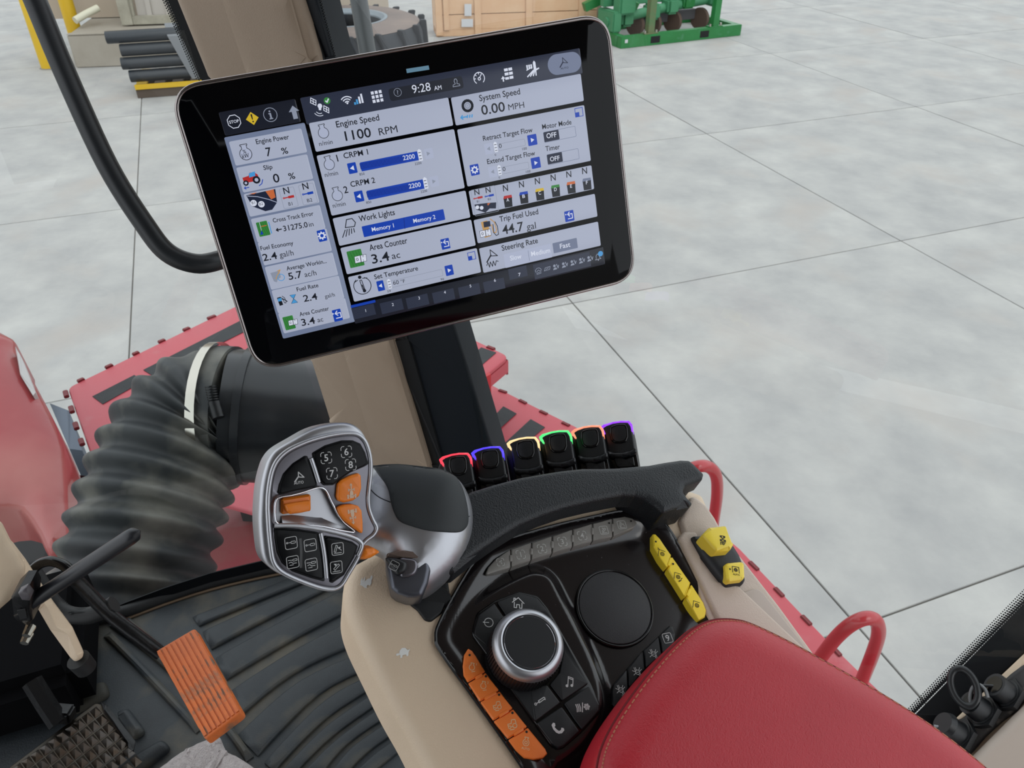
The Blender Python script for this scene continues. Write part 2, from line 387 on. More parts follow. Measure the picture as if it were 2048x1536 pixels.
ICON = {
 'eng': eng, 'box5': brk+[('t', '5', 0, 0, 1.15)], 'box6': brk+[('t', '6', 0, 0, 1.15)], 'box7': brk+[('t', '7', 0, 0, 1.15)], 'box8': brk+[('t', '8', 0, 0, 1.15)],
 'box9': [('c', rrect(.95, .95, .3)), ('t', '9', 0, 0, 1.2)],
 'b1': brk+[('t', '1', 0, 0, 1.1)], 'b2': brk+[('t', '2', 0, 0, 1.1)], 'b3': brk+[('t', '3', 0, 0, 1.1)], 'b4': brk+[('t', '4', 0, 0, 1.1)],
 'b0': brk+[('c', circ(-.15, .1, .12, 8)), ('c', circ(.25, .3, .12, 8)), ('c', circ(.2, -.3, .12, 8))],
 'cyl': rbx+[('c', circ(-.62, .08, .12, 8)), ('l', [(-.5, .08), (0, .08)]), ('c', rrect(.36, .16, .15) and [(p[0]+.36, p[1]+.05) for p in rrect(.36, .17, .15)])],
 'cyl2': rbx+[('l', [(-.7, .38), (-.05, .32)]), ('c', [(p[0]+.38, p[1]+.28) for p in rrect(.34, .15, .12)]), ('l', [(-.6, -.05), (-.25, .05), (0, -.2), (.6, -.25)]), ('l', [(-.5, -.45), (.1, -.45)])],
 'lift': rbx+[('c', [(-.6, -.4), (-.35, -.5), (0, .5), (-.25, .65)]), ('f', [(.0, .25), (.55, .3), (.25, -.1)]), ('l', [(.25, .1), (.6, -.3)]), ('l', [(-.6, -.65), (.6, -.65)])],
 'drop': rbx+[('c', [(-.45, -.2), (-.25, -.45), (.55, .25), (.35, .5)]), ('f', [(-.4, .6), (.1, .55), (-.1, .2)]), ('l', [(-.6, -.65), (.6, -.65)])],
 'steer': [('l', [(-.95, -.9), (-.15, -.05), (-.1, .95), (.95, -.25), (-.15, -.05)]), ('l', [(-.95, -.9), (-.1, .1)], 1.6)],
 'tracup': [('f', [(-.28, -.9), (.28, -.9), (.22, -.1), (.12, .15), (-.12, .15), (-.22, -.1)]), ('f', [(-.62, -.95), (-.4, -.95), (-.4, -.4), (-.62, -.4)]), ('f', [(.4, -.95), (.62, -.95), (.62, -.4), (.4, -.4)]), ('f', [(-.45, .05), (-.3, .05), (-.3, .4), (-.45, .4)]), ('f', [(.3, .05), (.45, .05), (.45, .4), (.3, .4)]), ('l', [(0, .3), (0, .85)], .9), ('f', [(-.22, .8), (.22, .8), (0, 1.15)]), ('l', [(-.4, .25), (.4, .25)], .7), ('l', [(-.5, -.6), (.5, -.6)], .7)],
 'home': [('l', [(-1, .05), (0, .95), (1, .05)]), ('l', [(-.65, .1), (-.65, -.8), (-.25, -.8), (-.25, -.25), (.25, -.25), (.25, -.8), (.65, -.8), (.65, .1)]), ('l', [(-.75, .3), (-.75, .8), (-.5, .8), (-.5, .55)])],
 'timer': [('l', arc(0, 0, .8, 150, -170, 20)), ('l', [(0, 0), (-.9, .1)]), ('f', [(-1.15, .15), (-.7, .35), (-.75, -.1)])],
 'note': [('l', [(-.35, -.7), (-.2, .8), (.6, .55), (.5, -.6)]), ('f', circ(-.5, -.7, .24, 10)), ('f', circ(.34, -.6, .24, 10)), ('l', [(-.2, .55), (.6, .3)])],
 'hyd': [('c', circ(-.8, -.35, .17, 8)), ('l', [(-.65, -.3), (-.1, 0)]), ('c', [(-.15, -.2), (.8, .3), (.95, .2), (.9, .55), (.75, .6), (-.25, .12)])],
 'phone': [('f', [(-1, .3), (-.75, .65), (-.45, .6), (-.4, .2), (-.55, .05), (-.2, -.3), (.15, -.5), (-.3, -.75), (-.75, -.3)]), ('f', [(-.3, -.75), (.15, -.5), (.45, -.35), (.55, 0), (.9, -.05), (1, -.35), (.6, -.8), (.1, -.9)])],
 'clim': [('l', [(-.95, -.5), (-.85, 0), (-.95, .5)]), ('l', [(-.7, -.5), (-.6, 0), (-.7, .5)]), ('l', [(-.45, -.5), (-.35, 0), (-.45, .5)]), ('l', [(-.2, -.6), (.1, .6)]), ('c', gearp(.6, 0, .4, 6)), ('c', circ(.6, 0, .15, 6))],
 'sunb': sunb, 'sunb2': sunb+[('l', [(.2, -.9), (.45, -.6), (.4, -.9), (.7, -.5), (.65, -.1), (.9, 0)])], 'sunb3': sunb+[('l', [(-1.1, 1.1), (-.7, .7)]), ('l', [(-1.15, .7), (-.8, .9)])],
 'sunauto': sunb+[('l', [(.6, .75), (.8, .75), (.8, -.7)]), ('t', 'AUTO', 0, -1.15, .4)],
 'trac4': [('c', [(-.25, .9), (.25, .9), (.25, .45), (-.25, .45)]), ('f', [(-.55, .95), (-.35, .95), (-.35, .55), (-.55, .55)]), ('f', [(.35, .95), (.55, .95), (.55, .55), (.35, .55)]), ('l', [(0, .45), (0, .1)]), ('c', [(-.3, .1), (.3, .1), (.3, -.25), (-.3, -.25)]), ('f', [(-.6, .15), (-.4, .15), (-.4, -.3), (-.6, -.3)]), ('f', [(.4, .15), (.6, .15), (.6, -.3), (.4, -.3)]), ('c', circ(0, -.75, .2, 8)), ('l', [(-.5, -1), (-.5, -.5), (.5, -.5)])],
 'diff': [('c', circ(0, 0, .45, 12)), ('l', [(-.4, .3), (-.5, 1)]), ('l', [(-.15, .45), (-.2, 1)]), ('l', [(-.45, .15), (-1, .5)]), ('l', [(.4, -.3), (.5, -1)]), ('l', [(.1, -.45), (.2, -1)]), ('l', [(.45, .1), (1, .4)]), ('l', [(-.45, -.1), (-1, -.4)]), ('l', [(.35, .3), (.7, .8)]), ('l', [(-.25, 0), (.25, 0)])],
 'eng1': eng+[('t', '1', 1, .9, .55), ('l', [(.1, -1.2), (.9, -.9)])], 'eng2': eng+[('t', '2', 1, .9, .55), ('l', [(.1, -1.2), (.9, -.9)])],
 'enga': eng+[('c', circ(0, -.1, .3, 8)), ('t', 'AUTO', .1, -1.35, .45)],
 'trac': [('c', circ(.45, -.35, .42, 12)), ('c', circ(-.65, -.5, .25, 10)), ('l', [(-.9, -.25), (-.9, .1), (-.2, .15), (0, .8), (.7, .8), (.8, .1)]), ('l', [(-.4, -.5), (.05, -.45)]), ('l', [(-.6, -1), (.2, -1)])],
 'stop': [('c', [(math.cos(math.radians(22.5+45*i)), math.sin(math.radians(22.5+45*i))) for i in range(8)], .8), ('t', 'STOP', 0, 0, .42)],
 'info': [('c', circ(0, 0, 1, 20), .8), ('f', circ(0, .5, .14, 8)), ('f', [(-.25, .25), (.14, .25), (.14, -.5), (.28, -.5), (.28, -.65), (-.28, -.65), (-.28, -.5), (-.12, -.5), (-.12, .1), (-.25, .1)])],
 'uparr': [('f', [(0, 1), (.8, .15), (.35, .15), (.35, -.95), (-.35, -.95), (-.35, .15), (-.8, .15)])],
 'sat': [('c', [(-1, .35), (-.95, .85), (-.4, .6), (-.42, .1)], .8), ('l', [(-.97, .6), (-.4, .35)], .7), ('l', [(-.7, .7), (-.7, .22)], .7), ('c', [(.42, .1), (.95, -.15), (.95, -.65), (.4, -.4)], .8), ('l', [(.42, -.15), (.95, -.4)], .7), ('l', [(.7, .0), (.7, -.5)], .7), ('f', circ(0, .05, .26, 10)), ('f', [(-.18, 0), (.18, 0), (.12, -.4), (-.12, -.4)]), ('l', arc(-.05, -.3, .45, 220, 300, 6), .7), ('l', arc(-.05, -.3, .7, 220, 300, 6), .7)],
 'wifi': [('l', arc(0, -.7, .5, 45, 135, 6)), ('l', arc(0, -.7, .95, 45, 135, 8)), ('l', arc(0, -.7, 1.4, 45, 135, 8)), ('f', circ(0, -.55, .2, 8))],
 'grid': [('f', [(x-.26, y-.26), (x+.26, y-.26), (x+.26, y+.26), (x-.26, y+.26)]) for x in (-.72, 0, .72) for y in (-.72, 0, .72)],
 'ques': [('c', circ(0, 0, 1, 18), .8), ('t', '?', 0, 0, 1)],
 'user': [('l', [(-.9, -.8), (-.8, -.4), (-.2, -.2), (-.4, .4), (-.2, .9), (.2, .9), (.4, .4), (.2, -.2), (.8, -.4), (.9, -.8), (-.9, -.8)])],
 'gauge': [('l', arc(0, 0, .95, -50, 230, 22)), ('c', circ(0, -.1, .22, 8)), ('l', [(.1, .1), (.5, .6)]), ('l', [(-.9, 0), (-.65, 0)]), ('l', [(-.6, .65), (-.45, .45)]), ('l', [(0, .9), (0, .65)])],
 'tiles': [('f', [(x-.3, y-.2), (x+.3, y-.2), (x+.3, y+.2), (x-.3, y+.2)]) for x in (.05, .75) for y in (-.6, 0, .6) if not (x < .1 and y < -.3)]+[('f', [(-.6, -.2), (-.25, -.6), (-.5, -.6), (-.5, -1), (-.7, -1), (-.7, -.6), (-.95, -.6)])]+[('f', [(-.25, -.8), (.35, -.8), (.35, -.45), (-.25, -.45)])],
 'farm': [('f', [(.2, -.2), (.6, -.1), (.6, .8), (.4, 1.05), (.2, .8)])]+[('f', [(x-.1, 0), (x+.1, 0), (x+.13, .6), (x-.13, .6)]) for x in (-.75, -.42, -.1)]+[('l', [(-.9, -.1), (0, .2)])]+[('l', [(a, -1), (a*.3+.35, -.3), (1, -.1)], 1.4) for a in (-.9, -.45, 0, .45)],
 'check': [('f', circ(0, 0, 1, 16))], 'tick': [('l', [(-.45, 0), (-.1, -.4), (.5, .45)], 1.5)],
 'play': [('f', [(-.4, -.6), (-.4, .6), (.6, 0)])], 'back': [('f', [(.4, -.6), (.4, .6), (-.6, 0)])],
 'cog': [('f', gearp(0, 0, .75))], 'cogh': [('f', circ(0, 0, .32, 10))],
 'reset': [('l', [(-.1, .35), (.6, .35), (.6, -.5), (-.3, -.5)]), ('l', [(.1, .75), (-.3, .35), (.1, -.05)]), ('f', circ(-.65, .4, .14, 6))],
 'corner': [('c', [(-1, -1), (1, -1), (1, 1), (-1, 1)]), ('f', [(-1, -1), (.05, -1), (.05, .05), (-1, .05)])],
 'lamp': [('l', [(-.35, .15), (.05, 1), (.7, .95), (.95, .4), (.7, 0), (-.35, .15)]), ('l', [(-.45, -.1), (-1, -.85)]), ('l', [(-.2, -.1), (-.6, -.85)]), ('l', [(.05, -.1), (-.2, -.8)]), ('l', [(.3, -.15), (.15, -.7)]), ('l', [(.55, -.2), (.5, -.65)])],
 'temp': [('l', arc(0, 0, .95, 60, -240, 22)), ('f', circ(0, 1, .2, 8)), ('l', [(-.75, .6), (-.3, .75)]), ('l', [(.75, .7), (.25, .8)]), ('c', [(-.1, .65), (.1, .65), (.14, -.4), (-.1, -.4)]), ('f', circ(.05, -.6, .2, 8)), ('l', [(0, .1), (.03, -.5)], 1.4)],
 'arrl': [('l', [(-.9, 0), (.9, 0)]), ('l', [(-.35, .5), (-.9, 0), (-.35, -.5)])],
 'zig': [('l', [(-1, 0), (-.7, .4), (-.6, -.4), (-.3, .4), (-.1, -.4), (.2, .4), (.35, -.4), (.7, .3), (1, .1)])],
 'wheel': [('c', circ(0, 0, .78, 20), 2.4)], 'wheel2': [('c', circ(0, 0, .38, 14), 1.2), ('f', circ(0, 0, .15, 8))],
 'dots': [('f', [(x-.1, y-.12), (x+.1, y-.12), (x+.1, y+.12), (x-.1, y+.12)]) for x, y in ((-.3, .5), (.3, .5), (-.3, 0), (.3, 0), (-.3, -.5), (.3, -.5))],
 'slider': [('f', fillet([(-.32, -.8), (.32, -.8), (.32, .8), (0, 1.05), (-.32, .8)], .1))], 'slid2': [('l', [(-.15, .4), (.15, .4)], .5), ('l', [(-.15, 0), (.15, 0)], .5), ('l', [(-.15, -.4), (.15, -.4)], .5)],
 'rod': [('c', circ(-.85, 0, .12, 8), .6), ('l', [(-.7, 0), (0, 0)]), ('f', [(-.05, -.22), (1, -.22), (1, .22), (-.05, .22)])],
 'pump': [('f', [(-.6, -.8), (.1, -.8), (.1, .9), (-.6, .9)]), ('l', [(.15, .3), (.45, .3), (.45, -.5), (.7, -.6), (.85, -.3), (.8, .5), (.45, .95)], .8)],
 'bunny': [('f', [(-.95, -.35), (-.6, -.55), (-.45, -.75), (-.2, -.95), (.05, -1), (0, -.75), (.2, -.5), (.5, -.7), (.75, -.3), (.8, .1), (1, .5), (.95, .85), (.75, .75), (.65, .45), (.2, .35), (-.1, .1), (-.35, -.05)]), ('f', [(-.6, 0), (-.35, .3), (-.05, .8), (-.1, .25), (-.3, -.1)]), ('f', [(-.8, -.3), (-.75, .2), (-.4, .75), (-.45, .25), (-.45, -.2)])],
 'turtle': [('f', [(-.55, -.35), (-.5, .2), (-.15, .55), (.3, .55), (.6, .2), (.95, .35), (.7, -.1), (.65, -.55), (.4, -.6), (.35, -.35), (-.1, -.4), (-.2, -.75), (-.45, -.75), (-.4, -.4)]), ('f', [(-.5, -.1), (-.9, -.15), (-1, -.35), (-.85, -.45), (-.5, -.35)])],
 'usericon': [('f', circ(-.3, .35, .38, 8)), ('f', [(-.9, -.7), (-.6, -.2), (.1, -.15), (.3, -.7)]), ('l', [(.35, .6), (.6, -.5), (.9, .2)])],
 'bell': [('l', [(-.8, -.6), (-.5, -.3), (-.45, .4), (0, .85), (.45, .4), (.5, -.3), (.8, -.6), (-.8, -.6)]), ('f', circ(0, -.85, .18, 6))],
 'cloud': [('l', [(-.8, -.2), (-.9, .4), (-.3, .9), (.4, .85), (.9, .3), (.7, -.2)]), ('l', [(-.5, -.1), (0, .3), (.5, -.1)]), ('l', [(-.7, -.5), (.7, -.4)]), ('l', [(-.7, -.85), (.7, -.75)])],
 'tag': [('c', [(-1, -.4), (-.5, .4), (1, .4), (.7, -.4)]), ('l', [(-.4, -.1), (.5, .1)])],
}
exec_parts = []
# ============================================================ GROUND AND YARD
GR = horiz(0.0)
def g(x, y, zz=0): return horiz(zz).hit(x, y)
gnd = struct(box('floor', (-40, -6, -.3), (80, 0, 0), (0, 66, 0), (0, 0, .288), joint))
da = Vector((math.cos(math.radians(-69.5)), math.sin(math.radians(-69.5)), 0)); db = Vector((-da.y, da.x, 0))
O0 = g(1300, 190)*.45 + g(2048, 640)*.55; O0 = Vector((O0.x, O0.y, 0)); T0 = (g(915, 650)-O0).dot(da)
k = 0
for i in range(-7, 6):
    for j in range(-6, 4):
        a = O0 + db*(3.0*i) + da*(T0 + 3.0*j)
        c = a + db*1.5+da*1.5
        if abs(c.x) > 13 or c.y < -2.5 or c.y > 24: continue
        e = .0045
        o = box('concrete_slab', a+db*e+da*e+Vector((0, 0, -.012+random.uniform(-.001, .001))), db*(3-2*e), da*(3-2*e), (0, 0, .012), concrete, gnd, .002); k += 1

# ---- loading dock, wall, door panel behind the yard
dk = g(190, 135); dd = (g(370, 128)-dk); dd.z = 0; dd.normalize(); dn = Vector((-dd.y, dd.x, 0)); zz = Vector((0, 0, 1))
t = thing('loading_dock', 'low pale concrete dock block along the yard behind the pillar', 'dock', dk)
box('block', dk-dd*.25-Vector((0,0,.0)), dd*2.6, dn*2.6, zz*.44, curb_m, t, .015)
box('edge_strip', dk-dd*.25+zz*.44, dd*2.6, dn*.12, zz*.01, curb_m, t)
wl_ = dk+dn*1.2
wall = struct(box('wall_back', wl_-dd*.9+zz*.452, dd*5.2, dn*.2, zz*3.5, cream))
t = thing('door_panel', 'grey-beige ribbed sheet metal panel in a frame leaning on the dock wall', 'panel', wl_+dd*.8)
pb = dk+dn*.55+dd*.55+zz*.46
pv = Vector((0, 0, 1.6))+dn*.30
box('sheet', pb+dd*.06+dn*.04, dd*1.9, pv, dn*.02, sheet, t)
for i in range(7): box('rib', pb+dd*(.2+.27*i)+dn*.01, dd*.07, pv, dn*.03, sheet, t)
box('bottom_rail', pb-dn*.06, dd*2.0, dn*.1, zz*.11, sheet_d, t, .006)
box('side_rail', pb-dd*.1-dn*.03, dd*.13, dn*.08, pv, sheet_d, t, .006)
box('hinge_bracket', pb-dd*.16-dn*.07, dd*.16, dn*.06, zz*.5, sheet_d, t, .006)
dpt = 11.2
tube('brace_pipe', [at(150, 41, dpt), at(172, 28, dpt+.1), at(196, 16, dpt+.2)], .05, M('cream_pipe', (200, 196, 176), .5), t, 12, True, 3)
# ---- bollards
for (px, py, r_, lb, hh) in ((99, 141, .105, 'yellow bollard at the top left, its base clear on the concrete', 2.3), (164, 116, .1, 'yellow bollard partly hidden behind the black grab handle', 2.2)):
    b0 = g(px, py-5); q = thing('bollard', lb, 'bollard', b0, 'yellow bollards')
    cyl('post', b0, b0+zz*hh, r_, r_, yel_p, q, 28, [(0, r_), (.97, r_), (.99, r_*.8), (1, r_*.3)])
    cyl('base_grout', b0, b0+zz*.012, r_*1.25, r_*1.1, joint, q, 20)
# ---- pallet and rolls of black pipe
pl0 = g(276, 197); px_ = (g(420, 186)-pl0); px_.z = 0; px_.normalize(); pn = Vector((-px_.y, px_.x, 0))
t = thing('pallet', 'dark wooden pallet with a yellow top edge under the black pipes', 'pallet', pl0)
for i in range(3): box('runner', pl0+pn*(.42*i), px_*1.25, pn*.09, zz*.11, wood_d, t, .004)
for i in range(6): box('deck_board', pl0+px_*(.22*i)+zz*.11, px_*.13, pn*.95, zz*.03, yel_p if i in (0, 5) else wood_d, t, .003)
box('edge_board', pl0+zz*.11-pn*.025, px_*1.25, pn*.024, zz*.06, yel_p, t, .003)
lbs = ['lowest black pipe on the pallet, front of the stack', 'second black pipe up in the stack on the pallet', 'third black pipe up in the stack on the pallet', 'topmost black pipe of the stack on the pallet, end flared']
for i in range(4):
    b0 = pl0+zz*(.25+.152*i)-px_*((.04, .10, .07, .20)[i])+pn*(.10+.02*i)
    o = tag(cyl('plastic_pipe', b0, b0+px_*(1.08+.02*i), .074, .074, pipe_m, None, 16, [(0, .06), (0.001, .07), (.01, .074), (1, .074)]), lbs[i], 'pipe', 'black pipes on the pallet')
P = [pl0+px_*.70+zz*(.19)+pn*.0, pl0+px_*.62+zz*.42+pn*.01, pl0+px_*.52+zz*.70+pn*.06, pl0+px_*.50+zz*.815+pn*.26]
vs_ = []
for p in P: vs_ += [p, p+px_*.15]
tag(mk('film_wrap', vs_, [[0, 1, 3, 2], [2, 3, 5, 4], [4, 5, 7, 6]], film), 'strip of clear film tied over the black pipes', 'film')
# ---- tyre lying flat
tcx = Vector((-2.32, 11.25, 0)); TH = .76
t = thing('tractor_tyre', 'huge worn tractor tyre lying flat with dusty sidewall', 'tyre', tcx)
cyl('carcass', tcx, tcx+zz*TH, 1, 1, tyre_d, t, 64, [(.0, .6), (0, .95), (.06, 1.04), (.2, 1.07), (.8, 1.07), (.92, 1.04)])
def ringlathe(name, c, prof, mat, par, seg=64):
    vs_ = []; fs = []; m = len(prof)
    for (r_, h_) in prof:
        for k in range(seg): a = 2*math.pi*k/seg; vs_.append(c+Vector((r_*math.cos(a), r_*math.sin(a), h_)))
    for i in range(m):
        for k in range(seg): k2 = (k+1) % seg; i2 = (i+1) % m; fs.append([i*seg+k, i*seg+k2, i2*seg+k2, i2*seg+k])
    return mk(name, vs_, fs, mat, par, True, 40)
bpy.data.objects.remove([o for o in t.children][0])
ringlathe('carcass', tcx, [(.60, .0), (.98, 0), (1.08, .05), (1.12, .15), (1.12, .6), (1.09, .70), (.97, .745), (.72, .76), (.62, .75), (.58, .71), (.60, .62), (.80, .45), (.80, .3), (.60, .1)], tyre_d, t)
ringlathe('sidewall', tcx, [(1.08, .712), (.97, .752), (.75, .768), (.66, .76), (.66, .75), (.95, .742)], tyre_t, t)
ringlathe('bead', tcx, [(.66, .765), (.62, .765), (.575, .72), (.575, .70), (.62, .745), (.66, .75)], M('bead', (120, 128, 134), .6), t)
for i in range(40):
    a = 2*math.pi*i/40; up = i % 2
    e1 = Vector((math.cos(a), math.sin(a), 0)); e2 = Vector((-math.sin(a), math.cos(a), 0)); z0 = .02 if up else .36
    sk = e2*(.16 if up else -.16)
    box('tread_lug', tcx+e1*1.09-e2*.04+zz*z0-(sk if not up else Vector((0,0,0))), e2*.075, e1*.085, zz*.38+sk, tyre_d, t, .01)
ringlathe('inner_liner', tcx, [(.80, .44), (.79, .44), (.79, .05), (.80, .05)], tyre_i, t)
# ---- crate
c0 = g(873, 74); cx_ = (g(1192, 62)-c0); cx_.z = 0; CL = cx_.length; cx_.normalize(); cn = Vector((-cx_.y, cx_.x, 0)); CHT = 1.5; CDP = .55
t = thing('shipping_crate', 'large pale pine shipping crate with two white labels', 'crate', c0)
for (o_, ax, L_) in ((c0, cx_, CL), (c0+cn*CDP, cx_, CL), (c0+cn*.03, cn, CDP-.03), (c0+cx_*(CL-.03)+cn*.03, cn, CDP-.03)):
    nv = cn if ax is cx_ else cx_
    for j in range(6): box('plank', o_+zz*(.1+.233*j), ax*L_, nv*.025, zz*.224, wood, t, .004)
for fx in (.0, .235, .55, .88):
    box('batten', c0+cx_*(fx*CL)-cn*.03+zz*.02, cx_*.11, cn*.028, zz*(CHT-.02), wood, t, .005)
box('batten', c0+cx_*.13*1-cn*.03+zz*.1, cx_*.09, cn*.028, zz*1.3, wood, t, .005)
for k_ in (0, .5, 1): box('skid', c0+cn*(k_*(CDP-.1)), cx_*CL, cn*.1, zz*.1, wood, t, .005)
box('lid', c0-cn*.03+zz*CHT, cx_*CL, cn*(CDP+.06), zz*.03, wood, t, .004)
cpl = Plane(c0-cn*.036, cn)
for (tl, br) in (((929, 8), (943, 32)), ((923, 38), (946, 54))):
    slab('paper_label', [tl, (br[0], tl[1]), br, (tl[0], br[1])], cpl, .003, 0, label_w, t, R=0)
tag(box('bin', c0+cx_*(CL+.06)+cn*.3, cx_*.1, cn*.3, zz*1.3, sheet_d, None, .01), 'narrow grey-green board standing between the crate and the green implement', 'board')
# ---- green implement on its skid
q0 = g(1241, 98); gx = (g(1481, 71)-q0); gx.z = 0; GL = gx.length; gx.normalize(); gn = Vector((-gx.y, gx.x, 0))
t = thing('green_implement', 'dusty green steel farm implement bolted on a green skid frame', 'implement', q0)
for yy in (0, 1.25): box('skid_beam', q0+gn*yy, gx*GL, gn*.12, zz*.17, green_p, t, .006)
for xx in (0, GL-.12): box('skid_beam', q0+gx*xx+gn*.12, gx*.12, gn*1.13, zz*.17, green_p, t, .006)
for xx in (.55, 1.5): box('fork_pocket', q0+gx*xx-gn*.004+zz*.035, gx*.17, gn*.01, zz*.1, blk_met, t)
box('nameplate', q0+gx*.07-gn*.006+zz*.08, gx*.05, gn*.008, zz*.05, label_w, t)
for (xx, mt) in ((.50, rust), (1.75, green_p)):
    box('post', q0+gx*xx+gn*.02+zz*.17, gx*.12, gn*.1, zz*1.2, mt, t, .005); box('foot_plate', q0+gx*(xx-.07)+gn*.005+zz*.17, gx*.26, gn*.12, zz*.015, mt, t, .002)
    for b_ in (-.05, .16): cyl('bolt', q0+gx*(xx+b_)+gn*.03+zz*.185, q0+gx*(xx+b_)+gn*.03+zz*.225, .018, .018, steel, t, 8)
tube('cross_tube', [q0+gx*.0+gn*.5+zz*.30, q0+gx*1.0+gn*.52+zz*.42, q0+gx*2.1+gn*.55+zz*.50], .075, green_l, t, 8, True, 2)
for xx, hh in ((.35, .32), (.85, .38), (1.2, .44), (2.05, .5)): box('clamp_block', q0+gx*(xx-.1)+gn*.38+zz*(hh-.1), gx*.22, gn*.26, zz*.24, green_l, t, .04)
tube('diagonal_beam', [q0+gx*.0+gn*.75+zz*.75, q0+gx*.55+gn*.45+zz*.5], .07, green_p, t, 4, True, 1)
tube('diagonal_beam', [q0+gx*.5+gn*.7+zz*.55, q0+gx*1.9+gn*.8+zz*.85], .06, green_p, t, 4, True, 1)
tube('diagonal_beam', [q0-gx*.12+gn*1.0+zz*.45, q0+gx*.7+gn*.9+zz*.75], .09, green_p, t, 4, True, 1)
tube('link_pipe', [q0+gx*1.35+gn*.85+zz*.3, q0+gx*1.3+gn*.8+zz*.6, q0+gx*1.45+gn*.8+zz*.9], .05, green_p, t, 8, True, 3)
box('upper_frame', q0+gx*.2+gn*.9+zz*.6, gx*1.2, gn*.12, zz*.14, green_p, t, .01)
for xx in (.15, .62, .95, 1.35, 1.9): cyl('coulter_disc', q0+gx*xx+gn*.62+zz*.19, q0+gx*(xx+.06)+gn*.64+zz*.19, .17, .17, soil, t, 20)
box('main_beam', q0+gx*.02+gn*.62+zz*.50, gx*1.45, gn*.12, zz*.11, green_l, t, .01)
box('gear_block', q0+gx*.12+gn*.28+zz*.42, gx*.3, gn*.24, zz*.30, green_l, t, .03)
box('gear_block', q0+gx*1.42+gn*.4+zz*.40, gx*.22, gn*.2, zz*.28, green_p, t, .03)
box('rear_beam', q0+gx*.55+gn*.95+zz*.66, gx*1.35, gn*.12, zz*.12, green_p, t, .01)
box('side_plate', q0+gx*.02+gn*.3+zz*.17, gx*.16, gn*.5, zz*.3, green_l, t, .02)
box('end_plate', q0+gx*2.02+gn*.5+zz*.4, gx*.16, gn*.16, zz*.28, green_l, t, .02)
for xx in (.35, .9, 1.3): box('upright_arm', q0+gx*xx+gn*.7+zz*.3, gx*.07, gn*.07, zz*.7, green_p, t, .01)
box('tool_bar', q0+gx*.7+gn*.7+zz*.17, gx*1.2, gn*.14, zz*.16, M('dark_bar', (88, 84, 88), .7), t, .01)

# ============================================================ TRACTOR OUTSIDE
DZ, SZ = 1.45, 1.20
Dk = horiz(DZ); St = horiz(SZ)
t = thing('fender_deck', 'red sheet metal fender deck with grey grip strips outside the windscreen', 'deck', Dk.hit(500, 760))
slab('deck_plate', [(135, 775), (637, 532), (1018, 712), (942, 775), (700, 960), (560, 1040), (190, 935)], Dk, 0, -.012, red_p, t, R=.005, r=.03)
def lip(name, a, b, pl, h, w_, mat, par, drop=.05):
    A, B = pl.hit(*a), pl.hit(*b); d = (B-A); n = Vector((d.y, -d.x, 0)).normalized()
    return box(name, A+Vector((0, 0, h)), d, n*w_, (0, 0, -drop), mat, par, .004)
lip('edge_flange', (135, 775), (637, 532), Dk, -.013, .008, red_p, t)
lip('edge_flange', (190, 935), (135, 775), Dk, -.013, .008, red_p, t, .09)
lip('edge_flange', (637, 532), (1018, 712), Dk, -.013, .008, red_p, t, .06)
lip('edge_flange', (1018, 712), (942, 775), Dk, -.013, .008, red_p, t, .05)
for (a, b) in zip([z('l', 452, 535), z('l', 615, 455), z('l', 775, 378), z('l', 925, 306), z('l', 1070, 236), z('l', 1212, 168), z('l', 383, 590), z('l', 415, 680), z('l', 440, 775), z('l', 472, 870), z('l', 505, 985), z('r', 970, 100), z('r', 1095, 155)],
                  [z('l', 492, 518), z('l', 658, 436), z('l', 812, 362), z('l', 965, 290), z('l', 1110, 220), z('l', 1262, 150), z('l', 392, 625), z('l', 425, 715), z('l', 452, 812), z('l', 485, 905), z('l', 517, 1020), z('r', 1015, 116), z('r', 1140, 172)]):
    A, B = Dk.hit(*a), Dk.hit(*b); d = B-A; n = Vector((-d.y, d.x, 0)).normalized()
    box('slot_tab', A-n*.008+Vector((0, 0, -.006)), d, n*.014, (0, 0, .010), red_dk, t, .002)
def strip(pts, pl, par): slab('grip_strip', pts, pl, .003, .0005, grit, par, R=.001)
strip(z('l', (540, 620), (785, 495), (838, 530), (600, 665)), Dk, t)
strip(z('l', (838, 465), (1440, 160), (1480, 215), (900, 505)), Dk, t)
strip(z('l', (668, 745), (1500, 330), (1560, 375), (730, 792)), Dk, t)
strip(z('r', (860, 120), (925, 98), (998, 130), (935, 205)), Dk, t)
strip(z('r', (960, 245), (1060, 158), (1148, 188), (995, 320)), Dk, t)
slab('riser_face', z('r', (1000, 385), (1120, 318), (1122, 480), (1055, 545), (1000, 545)), P3(Dk.hit(*z('r', 1000, 380)), Dk.hit(*z('r', 1120, 318)), Dk.hit(*z('r', 1120, 318))-Vector((0, 0, .3))), 0, -.03, M('red_riser', (176, 44, 50), .45), t, R=.002)
t = thing('side_step', 'long red side platform with slotted edge running along beside the cab', 'step', St.hit(1300, 1000))
edge = [(960, 756), (1000, 778), (1150, 852), (1300, 945), (1480, 1097), (1660, 1285), (1860, 1478), (2010, 1640)]
slab('step_plate', edge+[(1500, 1800), (1200, 1400), (950, 1050), (860, 860)], St, 0, -.012, red_p, t, R=.005)
for i in range(1, 6): lip('edge_flange', edge[i], edge[i+1], St, -.013, .008, red_p, t)
strip(z('r', (1060, 640), (1190, 503), (1267, 545), (1110, 685)), St, t)
strip(z('r', (1180, 735), (1350, 578), (1433, 625), (1270, 760)), St, t)
